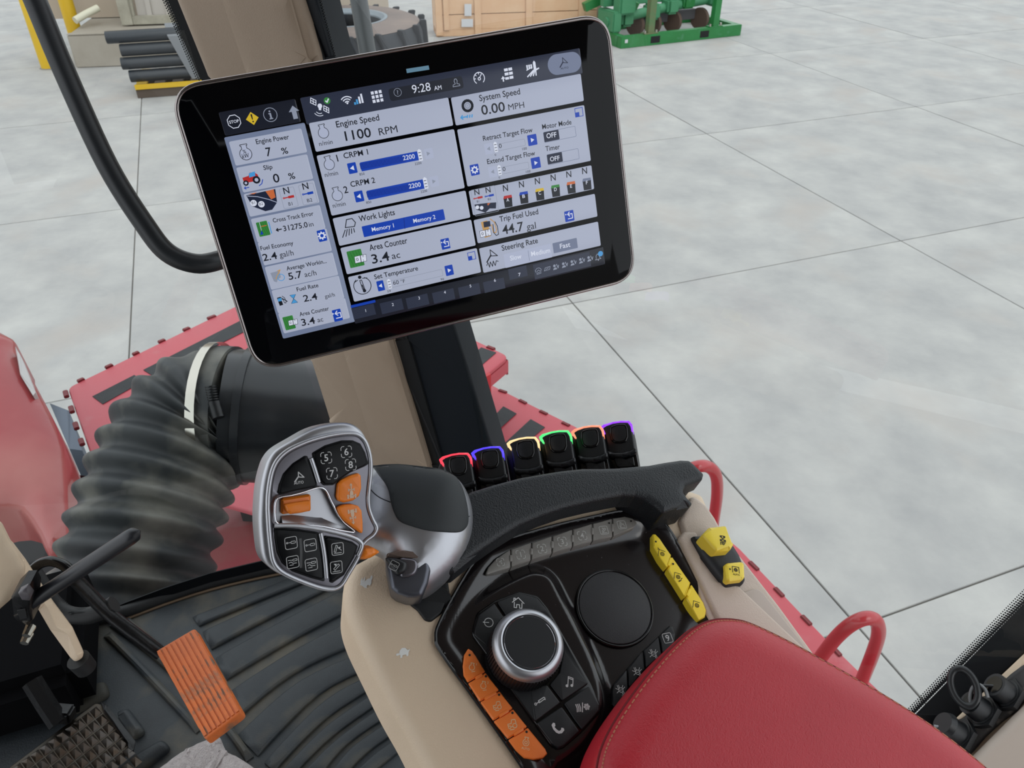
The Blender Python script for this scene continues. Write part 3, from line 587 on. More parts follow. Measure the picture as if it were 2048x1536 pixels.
for (a, b) in ((z('d', 290, 538), z('d', 333, 580)), (z('d', 412, 664), z('d', 455, 708)), (z('d', 542, 798), z('d', 588, 845)), (z('d', 695, 955), z('d', 732, 995)), (z('r', 1165, 408), z('r', 1212, 424)), (z('r', 1285, 466), z('r', 1328, 488)), (z('r', 1405, 530), z('r', 1450, 551)), (z('r', 1535, 597), z('r', 1580, 618))):
    A, B = St.hit(*a), St.hit(*b); d = B-A; n = Vector((-d.y, d.x, 0)).normalized()
    box('slot_tab', A-n*.009+Vector((0, 0, -.006)), d, n*.013, (0, 0, .010), red_dk, t, .002)
# grab rails on the platform
tag(tube('grab_rail', [at(1330, 990, 1.93), at(1362, 950, 1.82), at(1392, 934, 1.78), at(1417, 934, 1.80), at(1432, 952, 1.84), at(1434, 990, 1.92), at(1427, 1045, 2.03), St.hit(1421, 1100)], .0145, red_rail, None, 14), 'red tubular hoop rail behind the end of the black hand rest', 'grab rail', 'red hoop rails on the side platform')
tag(tube('grab_rail', [St.hit(1600, 1375), at(1652, 1300, 1.66), at(1690, 1258, 1.58), at(1725, 1238, 1.55), at(1750, 1240, 1.56), at(1757, 1265, 1.60), at(1746, 1305, 1.67), St.hit(1720, 1370)], .0145, red_rail, None, 14), 'red tubular hoop rail right of the red armrest cushion', 'grab rail', 'red hoop rails on the side platform')
# lower red fender seen under the hose
Lf = horiz(1.12)
t = thing('lower_fender', 'faded red lower fender with dark gap right of the ribbed hose', 'fender', Lf.hit(500, 1050))
slab('plate', [(300, 1190), (385, 1100), (450, 1000), (620, 930), (830, 930), (830, 1230), (560, 1230)], Lf, 0, -.118, M('red_faded', (158, 60, 74), .55, var=(5, (150, 96, 92))), t, R=.01)
slab('dark_gap', [(465, 965), (520, 935), (600, 960), (560, 1020), (478, 1015)], Lf, .06, .004, blk_rub, t, R=.02)
# chassis (dark) below everything near the cab
tag(box('chassis_housing', (-2.3, 1.15, .2), (2.0, 0, 0), (0, .75, 0), (0, 0, .8), M('chassis_dark', (22, 21, 23), .8, var=(3, (14, 14, 16))), None, .03), 'dark tractor chassis housing below the hood and hose', 'chassis')
tag(slab('track_tread', z('k', (300, 560), (420, 610), (500, 850), (420, 840)), horiz(1.0), 0, -.99, M('slate_rubber', (84, 92, 104), .7), None, R=.01), 'slate grey track rubber glimpsed between the hood and the red deck', 'track')
# hood
Hp = P3(at(60, 700, 2.0), at(180, 1150, 1.62), at(-300, 900, 1.75))
t = thing('engine_hood', 'glossy red engine hood curving down at the left edge', 'hood', Hp.hit(50, 900))
slab('shell', z('k', (-500, -60), (0, 75), (60, 180), (150, 330), (230, 480), (290, 600), (345, 745), (360, 880), (372, 1080), (386, 1340), (350, 1400), (285, 1440), (238, 1420), (180, 1300), (100, 1180), (0, 1130), (-500, 1050)), Hp, 0, -.2, red_h, t, R=.13, H=.06, smooth='c', grid=.022, nr=10, ang=80)
slab('reflective_trim', z('k', (90, 215), (122, 270), (215, 500), (200, 520), (120, 390)), Hp, -.012, -.05, M('grey_decal', (176, 172, 170), .4), t, R=.004)
tag(slab('hood_latch_strip', z('k', (345, 745), (370, 755), (425, 835), (500, 1000), (560, 1010), (540, 1040), (440, 960), (370, 900)), P3(at(130, 880, 2.1), at(180, 950, 2.1), at(130, 950, 2.0)), 0, -.05, blk_met, None, R=.01), 'dark bracket between the hood edge and the red deck', 'bracket')
tag(slab('frame_plate', z('k', (375, 1110), (560, 1040), (520, 1180), (440, 1275), (380, 1270)), P3(at(150, 1000, 2.0), at(180, 1000, 2.0), at(150, 1050, 1.9)), 0, -.03, M('grey_plate', (118, 114, 110), .7), None, R=.005), 'small grey plate between the hood tip and the hose', 'plate')
# ---- air hose: plain duct, clamp, corrugated rubber elbow
t = thing('air_hose', 'thick dusty black corrugated air hose curving down from a smooth duct', 'hose', at(350, 950, 1.45))
duct = [at(700, 850, 1.62), at(640, 846, 1.6), at(560, 838, 1.58), at(500, 832, 1.56), at(455, 829, 1.55)]
tube('smooth_duct', duct, .132, duct_m, t, 40, True, 4)
tube('duct_bead', [at(505, 832, 1.56), at(490, 831, 1.558)], .138, duct_m, t, 40, True, 1)
hp = [at(470, 830, 1.55), at(430, 829, 1.55), at(400, 838, 1.54), at(365, 872, 1.52), at(335, 930, 1.49), at(308, 1000, 1.46), at(285, 1080, 1.43), at(262, 1170, 1.40), at(245, 1260, 1.37)]
def corr(tt):
    if tt < .16: return .137
    return .130+.0095*min(1, (tt-.16)*12)*math.cos((tt-.16)*2*math.pi*12.5)
tube('corrugated_elbow', hp, corr, hose_m, t, 48, True, 28)
tube('hose_clamp', [at(447, 829.5, 1.55), at(430, 829.8, 1.55)], .1455, steel, t, 40, False, 1)
for i in range(7):
    p = at(421+i*1.1, 772+i*5, 1.41); cyl('worm_screw_coil', p, p+(at(425, 800, 1.41)-at(421, 772, 1.41)).normalized()*.0025, .010, .010, blk_met, t, 12)
cyl('worm_housing', at(428, 805, 1.41), at(437, 836, 1.405), .011, .011, blk_met, t, 12)
# outside post
tag(tube('mirror_post', [at(709, -60, 1.45), at(735, 104, 1.5), at(800, 420, 1.6)], .0165, M('post_grey', (64, 68, 70), .4), None, 10, True, 2), 'dark grey post outside the glass in front of the tyre', 'post')
# ============================================================ CAB SHELL
FZ = 1.80; Fl = horiz(FZ)
FP = [(190, 1236), (250, 1222), (330, 1192), (420, 1163), (530, 1137), (700, 1105), (900, 1070)]
fl = struct(slab('floor_cab', FP+[(1250, 1250), (1600, 1800), (600, 2300), (-900, 2300), (-700, 1600), (-300, 1400), (100, 1250)], Fl, 0, -.05, mat_m, None, R=.004))
fl['label'] = 'ribbed black rubber floor mat of the cab'; del fl['label']
def ridge(pts, wpx, hgt=.006, nm='mat_ridge'):
    P = catmull([Vector(q) for q in uvs(Fl, pts, 0)], 5, False); P = [Vector(p) for p in P]; hw = wpx*Fl.depth(*pts[len(pts)//2])/F/2
    L_, R_ = [], []
    for i, p in enumerate(P):
        d = (P[min(i+1, len(P)-1)]-P[max(0, i-1)]).normalized(); n = Vector((-d.y, d.x)); L_.append(tuple(p+n*hw)); R_.append(tuple(p-n*hw))
    slab(nm, L_+R_[::-1], Fl, hgt, .0005, mat_m, fl, R=min(.006, hw*.7), H=hgt*.8, uv=True, nr=2)
LN = [z('m', *p) for p in (((-60, 560), (230, 450), (600, 300)), ((0, 640), (260, 530), (700, 350)), ((80, 800), (450, 600), (900, 370)), ((180, 1000), (560, 770), (1000, 530)), ((205, 1290), (600, 960), (1100, 740)),
      ((390, 1480), (780, 1080), (1150, 890)), ((480, 1560), (800, 1240), (1190, 980)), ((620, 1560), (860, 1330), (1240, 1060)), ((800, 1560), (950, 1380), (1290, 1150)), ((950, 1560), (1100, 1420), (1350, 1250)), ((1100, 1570), (1200, 1490), (1400, 1340)))]
for a, b in zip(LN, LN[1:]):
    A = [Vector(p) for p in catmull([Vector(p) for p in a], 5, False)]; Bq = [Vector(p) for p in catmull([Vector(p) for p in b], 5, False)]
    slab('mat_ridge', [tuple(p.lerp(q, .16)) for p, q in zip(A, Bq)]+[tuple(p.lerp(q, .84)) for p, q in zip(A, Bq)][::-1], Fl, .0065, .0005, mat_m, fl, R=.0035, H=.0035, nr=3)
for r_ in (((225, 1248), (330, 1330), (440, 1440), (500, 1520)), ((250, 1240), (350, 1325), (470, 1450)), ((215, 1270), (290, 1345), (400, 1462))): ridge(r_, 16, .01)
for a in (z('g', (680, 1190), (760, 1165), (860, 1300), (790, 1350)), z('g', (720, 1490), (960, 1350), (1015, 1400), (800, 1560))):
    slab('mat_panel', a, Fl, .012, 0.0005, mat_m, fl, R=.008, r=.01)
slab('mat_patch', z('g', (330, 1130), (620, 1000), (650, 1090), (380, 1230)), Fl, .010, .0005, M('mat_brown', (62, 58, 48), .7, var=(12, (46, 46, 42))), fl, R=.008, r=.01)
# floor seal along the windscreen and the brown line on it
t = thing('windscreen_seal', 'black rubber seal where the ribbed mat meets the windscreen', 'seal', Fl.hit(420, 1160))
tube('seal', [Fl.hit(x, y+2, .004) for x, y in FP], .012, blk_rub, t, 10, True, 3)
tube('trim_bead', [Fl.hit(x, y+17, .002) for x, y in FP[1:]], .0022, M('brown_bead', (92, 74, 56), .6), t, 6, True, 3)
slab('frit_band', [(x, y+2) for x, y in FP]+[(x, y-(16 if i else 4)) for i, (x, y) in enumerate(FP)][::-1], P3(Fl.hit(190, 1236), Fl.hit(900, 1070), Fl.hit(530, 1137)+Vector((0, .02, .5))), .001, -.001, frit, t, R=0)
# A pillar
pa, pb_ = at(470, 0, .80), at(720, 800, 1.18)
Pp = P3(pa, pb_, at(300, 0, .84))
t = thing('cab_pillar', 'beige trimmed front cab pillar rising behind the monitor', 'pillar', pb_); t['kind'] = 'structure'; del t['label'], t['category']; t.name = 'trim_1'
slab('pillar_trim', [(300, -160), (342, 0), (405, 155), (520, 450), (612, 722), (652, 848), (712, 1040), (745, 1135), (915, 1135), (853, 930), (779, 683), (690, 345), (629, 116), (591, 0), (550, -160)], Pp, 0, -.06, pillar_m, t, R=.022, H=.012, nr=5, grid=.05)
slab('crease_panel', [(388, -150), (435, -40), (440, 0), (490, 150), (600, 450), (690, 722), (745, 900), (850, 960), (853, 935), (775, 683), (680, 345), (610, 116), (575, 0), (535, -150)], Pp, .003, -.01, pillar_m, t, R=.012, H=.003, nr=4, grid=.02)
slab('seal_strip', [(555, -150), (591, 0), (629, 116), (690, 345), (779, 683), (853, 930), (915, 1135), (955, 1135), (884, 930), (813, 680), (712, 345), (645, 116), (606, 0), (565, -150)], Pp, -.012, -.05, blk_rub, t, R=.004)
slab('door_frame', [(570, -150), (603, 0), (645, 116), (712, 345), (813, 680), (884, 930), (955, 1135), (1050, 1110), (983, 893), (945, 770), (909, 655), (800, 460), (664, 112), (634, 0), (600, -150)], Pp, -.016, -.055, M('door_frame_black', (20, 25, 31), .55, spec=.3), t, R=.004)
# frit dots
def frit_dots(name, a0, a1, b0, b1, pl, par, rows=4, pitch=6.0, h=-.02):
    """between the solid edge a0->a1 and the clear edge b0->b1 (pixels)"""
    ink = Ink(pl, h); A0, A1, B0, B1 = map(Vector, (ink.uv(a0), ink.uv(a1), ink.uv(b0), ink.uv(b1)))
    n = int((Vector(a1)-Vector(a0)).length/pitch); L = (A1-A0).length/n
    for j in range(rows):
        for i in range(n+1):
            t_ = (i+(.5 if j % 2 else 0))/n; p = (A0*(1-t_)+A1*t_).lerp(B0*(1-t_)+B1*t_, (j+.3)/rows)
            r_ = L*(.60-.10*j); ink.tri([(p.x+r_*math.cos(k*math.pi/3), p.y+r_*math.sin(k*math.pi/3)) for k in range(6)], [[0, 1, 2, 3, 4, 5]])
    return ink.done(name, frit, par)
slab('frit_band', [(309, -60), (335, 0), (402, 157), (412, 180), (428, 180), (418, 155), (362, 0), (337, -60)], Pp, -.020, -.022, frit, t, R=0)
frit_dots('frit_dots', (308, -60), (402, 157), (298, -60), (390, 157), Pp, t, 3, 5.6)
frit_dots('frit_dots', z('y', 335, -40), z('y', 545, 760), z('y', 395, -40), z('y', 600, 760), Pp, t, 4, 5.6)
# glass panes
def pane(name, pts):
    return struct(mk(name, pts, [[0, 1, 2, 3]], gl, None, False))
A = Pp.hit(330, -150, -.03); B = Pp.hit(700, 1000, -.03); C_ = Fl.hit(700, 1105); D = Fl.hit(190, 1236)
lt = Vector((-1.15, .70, 0))
pane('window_1', [A, B+Vector((0, 0, -.02)), Vector((-1.0, .82, FZ+.02)), Vector((-1.05, .80, A.z+.3))])
A2 = Pp.hit(610, -150, -.035); B2 = Pp.hit(930, 1000, -.035); rr_ = at(2040, 1500, .95)
pane('window_2', [A2, B2, Vector((.62, .50, B2.z-.3)), Vector((.80, .62, A2.z+.2))])
# roof liner and rear wall (out of frame, they shade the cab)
struct(box('ceiling', (-1.0, -1.0, 3.42), (1.9, 0, 0), (0, 1.95, 0), (0, 0, .08), M('roof_liner', (120, 112, 102), .9)))
struct(box('wall_rear', (-1.0, -1.05, 1.8), (1.9, 0, 0), (0, .05, 0), (0, 0, 1.6), M('rear_panel', (60, 58, 56), .9)))
# black grab handle on the windscreen side
tag(tube('grab_bar', [at(35, -75, .74), at(70, 0, .75), at(130, 145, .77), at(215, 330, .80), at(290, 450, .82), at(335, 505, .83), at(390, 527, .84), at(440, 520, .86), at(490, 500, .92), Pp.hit(560, 480, -.004)], .0106, M('handle_black', (30, 34, 38), .42), None, 20, True, 6), 'long curved black grab bar left of the monitor', 'grab bar')
# ---- bottom right: door sill, pillar and sockets
Sp = Plane(at(1950, 1400, .92), -ray(1950, 1400)+UP*.25-RT*.1)
t = thing('rear_post', 'x', 'x', Sp.hit(1950, 1400)); t['kind'] = 'structure'; del t['label'], t['category']; t.name = 'trim_2'
slab('frit_band', [(1700, 1555), (1832, 1427), (2048, 1206), (2100, 1155), (2100, 1256), (2048, 1306), (1914, 1433), (1840, 1510)], Sp, 0, -.01, frit, t, R=.001)
frit_dots('frit_dots', (1800, 1455), (2075, 1178), (1785, 1446), (2062, 1160), Sp, t, 4, 5.0, -.001)
slab('sill_back', [(1850, 1560), (1914, 1436), (2100, 1262), (2200, 1400), (2050, 1700)], Sp, -.004, -.03, beige, t, R=.004)
slab('beige_strip', [(1860, 1490), (1914, 1433), (2048, 1306), (2100, 1256), (2100, 1300), (2048, 1340), (1985, 1400), (1900, 1500), (1860, 1560)], Sp, .006, -.02, beige, t, R=.004)
slab('beige_panel', [(1900, 1545), (1945, 1508), (2048, 1405), (2150, 1300), (2200, 1700), (1850, 1700)], Sp, .03, -.02, beige_flat, t, R=.012)
t = thing('socket_bracket', 'dusty black mounting bracket for power sockets at the bottom right', 'bracket', Sp.hit(1980, 1440))
slab('plate', z('q', (480, 1330), (560, 1200), (700, 1010), (900, 850), (1040, 720), (1200, 600), (1200, 900), (1100, 1030), (960, 1130), (820, 1260), (700, 1400), (640, 1460)), Sp, .014, .002, M('dusty_black', (62, 60, 60), .6, var=(30, (40, 40, 42)), dust=(60, (104, 98, 92), .55, .1)), t, R=.004, r=.01)
for (cx_s, cy_s, lb, capo) in ((1010, 900, 'power socket at the right end of the bracket, its flap standing open', True), (800, 1050, 'middle power socket with lifted cap and wire loop', True), (600, 1250, 'power socket nearest the red cushion, capped', False)):
    p = Sp.hit(*z('q', cx_s, cy_s), .014); ax = (Sp.n*1.0+(Sp.hit(*z('q', cx_s-100, cy_s-60))-Sp.hit(*z('q', cx_s, cy_s))).normalized()*.9).normalized()
    s_ = thing('power_socket', lb, 'socket', p, 'sockets on the bracket')
    cyl('barrel', p-ax*.006, p+ax*.020, 0, 0, blk, s_, 24, [(0, .0165), (.35, .0165), (.36, .0145), (1, .0140)])
    cyl('flange', p-ax*.004, p+ax*.002, .021, .021, blk, s_, 6)
    if capo:
        cyl('bore', p+ax*.0201, p+ax*.0204, .0105, .0105, blk_gloss, s_, 20)
    else: cyl('cap', p+ax*.020, p+ax*.026, .0155, .013, blk, s_, 24)
p = Sp.hit(*z('q', 640, 840), .035)
s0 = bpy.data.objects['power_socket.001']
tube('cap_ring', [p+(Sp.ex*math.cos(a)*.62+Sp.ey*math.sin(a))*.021 for a in [i*math.pi/5 for i in range(10)]], .0042, blk, s0, 8, False, 3, True)
tube('wire_loop', [Sp.hit(*z('q', x, y), .03) for x, y in ((700, 1000), (690, 930), (710, 850), (760, 815), (820, 860), (845, 930))], .0022, M('wire', (120, 122, 124), .4), s0, 8, True, 4)
tube('cap_strap', [Sp.hit(*z('q', x, y), .028) for x, y in ((720, 830), (800, 825), (880, 828), (950, 835))], .0018, blk, s0, 6, True, 4)
cyl('wire_end', Sp.hit(*z('q', 715, 985), .034), Sp.hit(*z('q', 685, 1005), .03), .003, .003, chrome, s0, 10)
s2 = bpy.data.objects['power_socket.002']
tube('wire_loop', [Sp.hit(*z('q', x, y), .03) for x, y in ((380, 1175), (440, 1183), (500, 1180))], .0018, M('wire2', (140, 142, 146), .4), s2, 8, True, 2)
cyl('wire_end', Sp.hit(*z('q', 488, 1180), .03), Sp.hit(*z('q', 515, 1165), .03), .0035, .0035, chrome, s2, 10)

# ============================================================ LEFT FOOTWELL
Kp = Plane(at(60, 1180, .88), -ray(60, 1180)-UP*.1)
t = thing('steering_column', 'beige steering column trim at the lower left edge', 'column', Kp.hit(60, 1200))
slab('column_tube', z('g', (40, 180), (70, 195), (150, 300), (320, 560), (440, 720), (502, 855), (495, 890), (450, 915), (420, 885), (300, 720), (230, 600), (110, 440), (0, 300)), Kp, -.01, -.05, beige, t, R=.011, r=.006, nr=4, grid=.02)
slab('column_cover', z('g', (-300, -60), (0, 75), (55, 185), (110, 260), (150, 340), (148, 385), (112, 460), (60, 540), (0, 592), (-300, 800)), Kp, .02, -.04, beige, t, R=.010, r=.01, nr=4, grid=.02)
cyl('column_foot', Kp.hit(*z('g', 465, 890), -.03), Kp.hit(*z('g', 515, 945), -.04), .013, .012, blk_rub, t, 20)
tag(box('pedal_housing', Vector((-.95, .46, FZ+.002)), (.38, .15, 0), (-.08, .20, 0), (0, 0, .10), M('deep_black', (8, 8, 10), .95, spec=.08), None, .02), 'black pedal housing under the steering column', 'housing')
# lever
t = thing('shuttle_lever', 'black rod lever with rounded end crossing in front of the hose', 'lever', at(60, 1205, .84))
L0, L1 = at(50, 1212, .84), at(279, 1062, .80)
n_ = 24
tube('rod', [L0.lerp(L1, i/n_) for i in range(n_+1)], lambda q: .0080*(1 if q < .93 else math.sqrt(max(.03, 1-((q-.93)/.07)**2)))*(1.0+.06*(q > .45)), bare, t, 16, True, 1)
lv = t
Lp = P3(at(40, 1220, .85), at(80, 1220, .85), at(60, 1260, .88))
slab('clevis', z('g', (60, 530), (110, 480), (160, 478), (185, 520), (180, 600), (195, 660), (160, 700), (110, 690), (75, 640)), Lp, .012, -.012, blk_met, t, R=.003)
slab('clevis_hole', z('g', (100, 600), (150, 590), (160, 640), (120, 655)), Lp, .013, .0122, blk_rub, t, R=0)
slab('bushing', z('g', (105, 500), (150, 478), (182, 520), (170, 550), (125, 545)), Lp, .020, .012, M('grey_bush', (84, 80, 84), .35), t, R=.002)
for c_ in ((185, 690), (172, 735)): q_ = Lp.hit(*z('g', *c_), .005); cyl('bolt', q_, q_+Lp.n*.012, .0055, .0045, steel, t, 8)
# pedal with orange pad
Pp2 = P3(at(311, 1300, .98), at(389, 1255, .99), at(408, 1478, .86))
t = thing('orange_pedal', 'worn orange ribbed rubber pedal on a black arm above the mat', 'pedal', Pp2.hit(390, 1370))
pc = [(311, 1302), (389, 1256), (483, 1424), (409, 1479)]
slab('pad', pc, Pp2, 0, -.012, ped_o, t, R=.002, r=.005)
cu = [Vector(v) for v in uvs(Pp2, pc, 0)]
for i in range(8):
    a, b = (i+.22)/8.1, (i+.86)/8.1
    q_ = [cu[0].lerp(cu[1], a), cu[0].lerp(cu[1], b), cu[3].lerp(cu[2], b), cu[3].lerp(cu[2], a)]
    q_ = [q_[0].lerp(q_[3], .02), q_[1].lerp(q_[2], .02), q_[2].lerp(q_[1], .02), q_[3].lerp(q_[0], .02)]
    slab('rib', q_, Pp2, .0022, .0002, ped_o, t, R=.0008, uv=True, nr=2)
tube('pedal_arm', [Kp.hit(*z('g', 410, 380), -.06), Kp.hit(*z('g', 470, 435), -.07), at(215, 1225, .985), at(270, 1268, .99), at(322, 1308, 1.0)], .0085, blk_met, t, 12, True, 3)
tag(tube('pedal_loop', [at(x, y, .93) for x, y in z('g', (150, 420), (185, 370), (230, 325), (290, 305), (350, 315), (400, 345), (440, 400))], .0062, blk_gloss, None, 12, True, 4), 'glossy black bent rod loop beside the beige column', 'rod')
tag(tube('window_gasket', [at(x, y, .99) for x, y in z('g', (170, 330), (230, 430), (300, 540), (345, 592), (420, 625), (520, 630), (610, 600), (680, 560))], .011, blk_rub, None, 10, True, 4), 'black curved gasket of the lower left window corner', 'gasket')
Gp = P3(at(120, 1200, 1.0), at(200, 1200, 1.0), at(150, 1150, 1.04))
frit_dots('frit_dots', z('g', 300, 520), z('g', 420, 615), z('g', 345, 500), z('g', 440, 585), Gp, bpy.data.objects['window_gasket'], 4, 4, 0)
frit_dots('frit_dots', z('g', 415, 612), z('g', 600, 600), z('g', 430, 582), z('g', 580, 580), Gp, bpy.data.objects['window_gasket'], 4, 4, 0)
# brake pedal with pyramids
Bp = P3(Fl.hit(190, 1400, .05), Fl.hit(265, 1480, .05), Fl.hit(20, 1540, .075))
t = thing('brake_pedal', 'dark steel brake pedal with a pyramid stud grid', 'pedal', Bp.hit(170, 1470))
bp = z('g', (30, 1545), (570, 1140), (640, 1165), (800, 1375), (600, 1620), (200, 1900))
slab('plate', bp, Bp, 0, -.008, ped_m, t, R=.003, r=.008)
slab('raised_rim', z('g', (600, 1135), (640, 1160), (805, 1370), (795, 1420), (770, 1440), (760, 1380), (620, 1190)), Bp, .006, 0, blk_met, t, R=.002)
A_, B_, C_2 = [Vector(Bp.uv(*z('g', *p))) for p in ((575, 1165), (770, 1400), (120, 1500))]
ea = (B_-A_)/5.0; eb = (C_2-A_)/9.0; vs_, fs = [], []
for i in range(0, 7):
    for j in range(0, 12):
        o_ = A_+ea*i+eb*j
        q_ = [o_+ea*.06+eb*.06, o_+ea*.94+eb*.06, o_+ea*.94+eb*.94, o_+ea*.06+eb*.94]; b_ = len(vs_)
        vs_ += [Bp.w(p.x, p.y, .0002) for p in q_]+[Bp.w((o_+ea*.5+eb*.5).x, (o_+ea*.5+eb*.5).y, .0075)]
        fs += [[b_, b_+1, b_+4], [b_+1, b_+2, b_+4], [b_+2, b_+3, b_+4], [b_+3, b_, b_+4]]
mk('stud_grid', vs_, fs, M('stud_steel', (86, 84, 82), .3, .8, var=(60, (70, 56, 42))), t, False)
tube('pedal_arm', [Bp.hit(*z('g', 190, 1020), .05), Bp.hit(*z('g', 270, 1150), .03), Bp.hit(*z('g', 350, 1270), .012)], .012, blk_met, t, 6, True, 2)
box('hinge_block', Bp.hit(*z('g', 300, 1200), .003), Bp.ex*.035, Bp.ey*-.02, Bp.n*.02, blk_met, t, .003)
# towel
Tp = horiz(FZ+.035)
t = thing('towel', 'folded white microfibre towel on the mat below the orange pedal', 'towel', Tp.hit(430, 1510))
rs = np.random.RandomState(3)
def tw(V): return .004*np.sin(V[:, 0]*60)*np.cos(V[:, 1]*45)+rs.uniform(-.0012, .0012, len(V))
slab('towel_fold', [(300, 1545), (330, 1520), (370, 1490), (436, 1462), (442, 1480), (450, 1495), (470, 1505), (530, 1545), (560, 1600), (400, 1800), (200, 1700)], Tp, 0, -.033, towel_m, t, R=.012, r=.006, grid=.0035, hf=tw, nr=4)
slab('towel_fold', [(372, 1590), (395, 1545), (440, 1496), (452, 1497), (420, 1545), (400, 1600)], Tp, .006, -.01, towel_m, t, R=.005)
# ============================================================ ARMREST CONSOLE
Cn = RT*.21+UP*.625-FW*.82
CPn = Plane(at(1230, 1214, .62), Cn)
def smooth01(x): x = np.clip(x, 0, 1); return x*x*(3-2*x)
console = thing('armrest_console', 'beige armrest console with glossy black control panel of orange, yellow and grey buttons', 'console', CPn.hit(1150, 1300))
pan0 = [(600, 10)]
PAN = z('c', (1150, 22), (1245, 22), (1320, 45), (1400, 115), (1540, 340), (1668, 528), (1690, 610), (1665, 760), (1540, 1050), (1280, 1440), (1240, 1640), (740, 1650), (580, 1535), (320, 1160), (92, 845), (58, 760), (82, 668), (208, 432), (312, 278), (408, 212), (705, 122), (1005, 52))
slab('body', [(745, 1100), (700, 1130), (686, 1185), (697, 1240), (735, 1320), (775, 1400), (815, 1470), (860, 1560), (930, 1700), (1400, 1900), (1900, 1800), (1800, 1560), (1640, 1320), (1560, 1215), (1480, 1105), (1425, 1010), (1392, 975), (1250, 960), (950, 985), (830, 1040)], CPn, -.004, -.07, beige, console, R=.014, smooth='c', nr=6, grid=.03, holes=[PAN], hround=False)
# right hand wing with the switch pod
slab('wing', [(1385, 985), (1415, 1010), (1432, 1035), (1445, 1060), (1470, 1095), (1560, 1210), (1640, 1320), (1740, 1460), (1700, 1560), (1600, 1480), (1440, 1300), (1400, 1200), (1380, 1100), (1360, 1040)], CPn, .001, -.05, beige_d, console, R=.004, r=.006)
slab('inner_rail', [(1368, 1062), (1392, 1062), (1480, 1172), (1605, 1290), (1700, 1420), (1640, 1440), (1500, 1300), (1435, 1235), (1400, 1160), (1358, 1075)], CPn, .005, -.02, beige_d, console, R=.003, r=.004)
slab('blank_cover', z('d', (222, 700), (320, 668), (350, 685), (530, 912), (600, 1010), (480, 1010), (240, 735)), CPn, .0035, 0, beige_flat, console, R=.001, r=.006)
# glossy panel
pan = z('c', (1150, 2), (1250, 0), (1330, 22), (1420, 100), (1560, 330), (1690, 520), (1712, 600), (1690, 760), (1560, 1060), (1300, 1450), (1250, 1700), (700, 1800), (560, 1545), (300, 1170), (70, 850), (36, 760), (60, 660), (190, 420), (300, 262), (400, 192), (700, 100), (1000, 30))
podr = catmull(uvs(CPn, z('c', (130, 740), (200, 600), (340, 470), (560, 355), (660, 345), (735, 385), (800, 500), (1000, 900), (1060, 1180), (960, 1400), (780, 1520), (690, 1480), (420, 1150), (200, 860)), 0), 5)
panuv = catmull(uvs(CPn, pan, 0), 5)
if area(panuv) < 0: panuv = panuv[::-1]
def pan_h(V):
    V = np.asarray(V, float); d = poly_dist(V, panuv); b = -.0085*smooth01((d-.006)/.020)
    dp = poly_dist(V, podr); ins = inside(V, podr); s = smooth01(.5+np.where(ins, dp, -dp)/.012)
    return b*(1-s)+(-.001)*s
slab('control_panel', panuv, CPn, 0, -.03, panel_m, console, R=.002, uv=True, grid=.0022, hf=pan_h, nr=3)
P_ = [CPn.w(u, v, -.0012) for u, v in panuv]
tube('panel_bead', P_, .0013, blk_gloss, console, 6, False, 1, True)
ctl = bpy.data.objects['control_panel']
# round pad
ru, rv = CPn.uv(1230.4, 1213.8, -.006)
def cring(name, ra, rb, h0, h1, mat, par, c=(ru, rv), H=.0008):
    q = [(c[0]+ra*math.cos(a), c[1]+ra*math.sin(a)) for a in [2*math.pi*i/64 for i in range(64)]]
    return slab(name, q, CPn, h1, h0, mat, par, R=H, uv=True, nr=3)
rc = CPn.w(ru, rv, -.0055)
tube('pad_groove', [CPn.w(ru+.0315*math.cos(a), rv+.0315*math.sin(a), -.0072) for a in [2*math.pi*i/48 for i in range(48)]], .0014, blk_gloss, console, 8, False, 1, True)
cring('round_pad', .0302, 0, -.012, -.0058, M('pad_black', (34, 34, 37), .5, bump=('n', 1400, .0002)), console)
# button strips
def button(poly, mat, top=.0022, R=.0010, hf=None, par=None, nm='button', bot=-.012, r=.0008):
    return slab(nm, poly, CPn, top, bot, mat, par or console, R=R, r=r, nr=3)
def gap_shrink(p, f=.02):
    c = Vector((sum(a for a, b in p)/len(p), sum(b for a, b in p)/len(p))); return [tuple(Vector(q)+(c-Vector(q)).normalized()*f) for q in p]
def strip_bt(polys, mat, icons, inkm, top, nm, w_=9, ang=0, shift=None, dots=None, wd=.16, dotm=None):
    for i, p in enumerate(polys):
        o = button(gap_shrink(z('c', *p), 1.0), mat, top, nm=nm)
        if icons[i]:
            k = Ink(CPn, top+.00015); kind, cc, sz, an = icons[i]
            k.icon(kind, z('c', *cc), sz, an, wd); k.done('icon', inkm, o)
        if dots and dots[i]:
            k = Ink(CPn, top+.00015); u, v = k.uv(z('c', *dots[i])); k.fill(circ(u, v, .0009, 10)); k.done('indicator_dot', pr_k, o)
T = [(480, 230), (605, 190), (728, 152), (850, 112), (968, 78), (1086, 47)]; B = [(483, 340), (603, 298), (728, 258), (850, 220), (968, 186), (1090, 158)]
gp = [[(330, 378), (345, 340), (400, 282), T[0], B[0], (380, 374), (340, 384)]]+[[T[i], T[i+1], B[i+1], B[i]] for i in range(5)]+[[T[5], (1160, 35), (1210, 48), (1237, 75), (1218, 105), B[5]]]
strip_bt(gp, greyb, [('b0', (420, 310), 8, 12), ('b1', (540, 265), 9.5, 12), ('b2', (667, 230), 9.5, 12), ('b3', (788, 188), 9.5, 12), ('b4', (906, 152), 9.5, 12), ('drop', (1035, 120), 9, 12), ('lift', (1142, 88), 9, 12)], pr_dim, .0012, 'grey_button',
         dots=[None]*5+[(1067, 78), (1197, 66)])
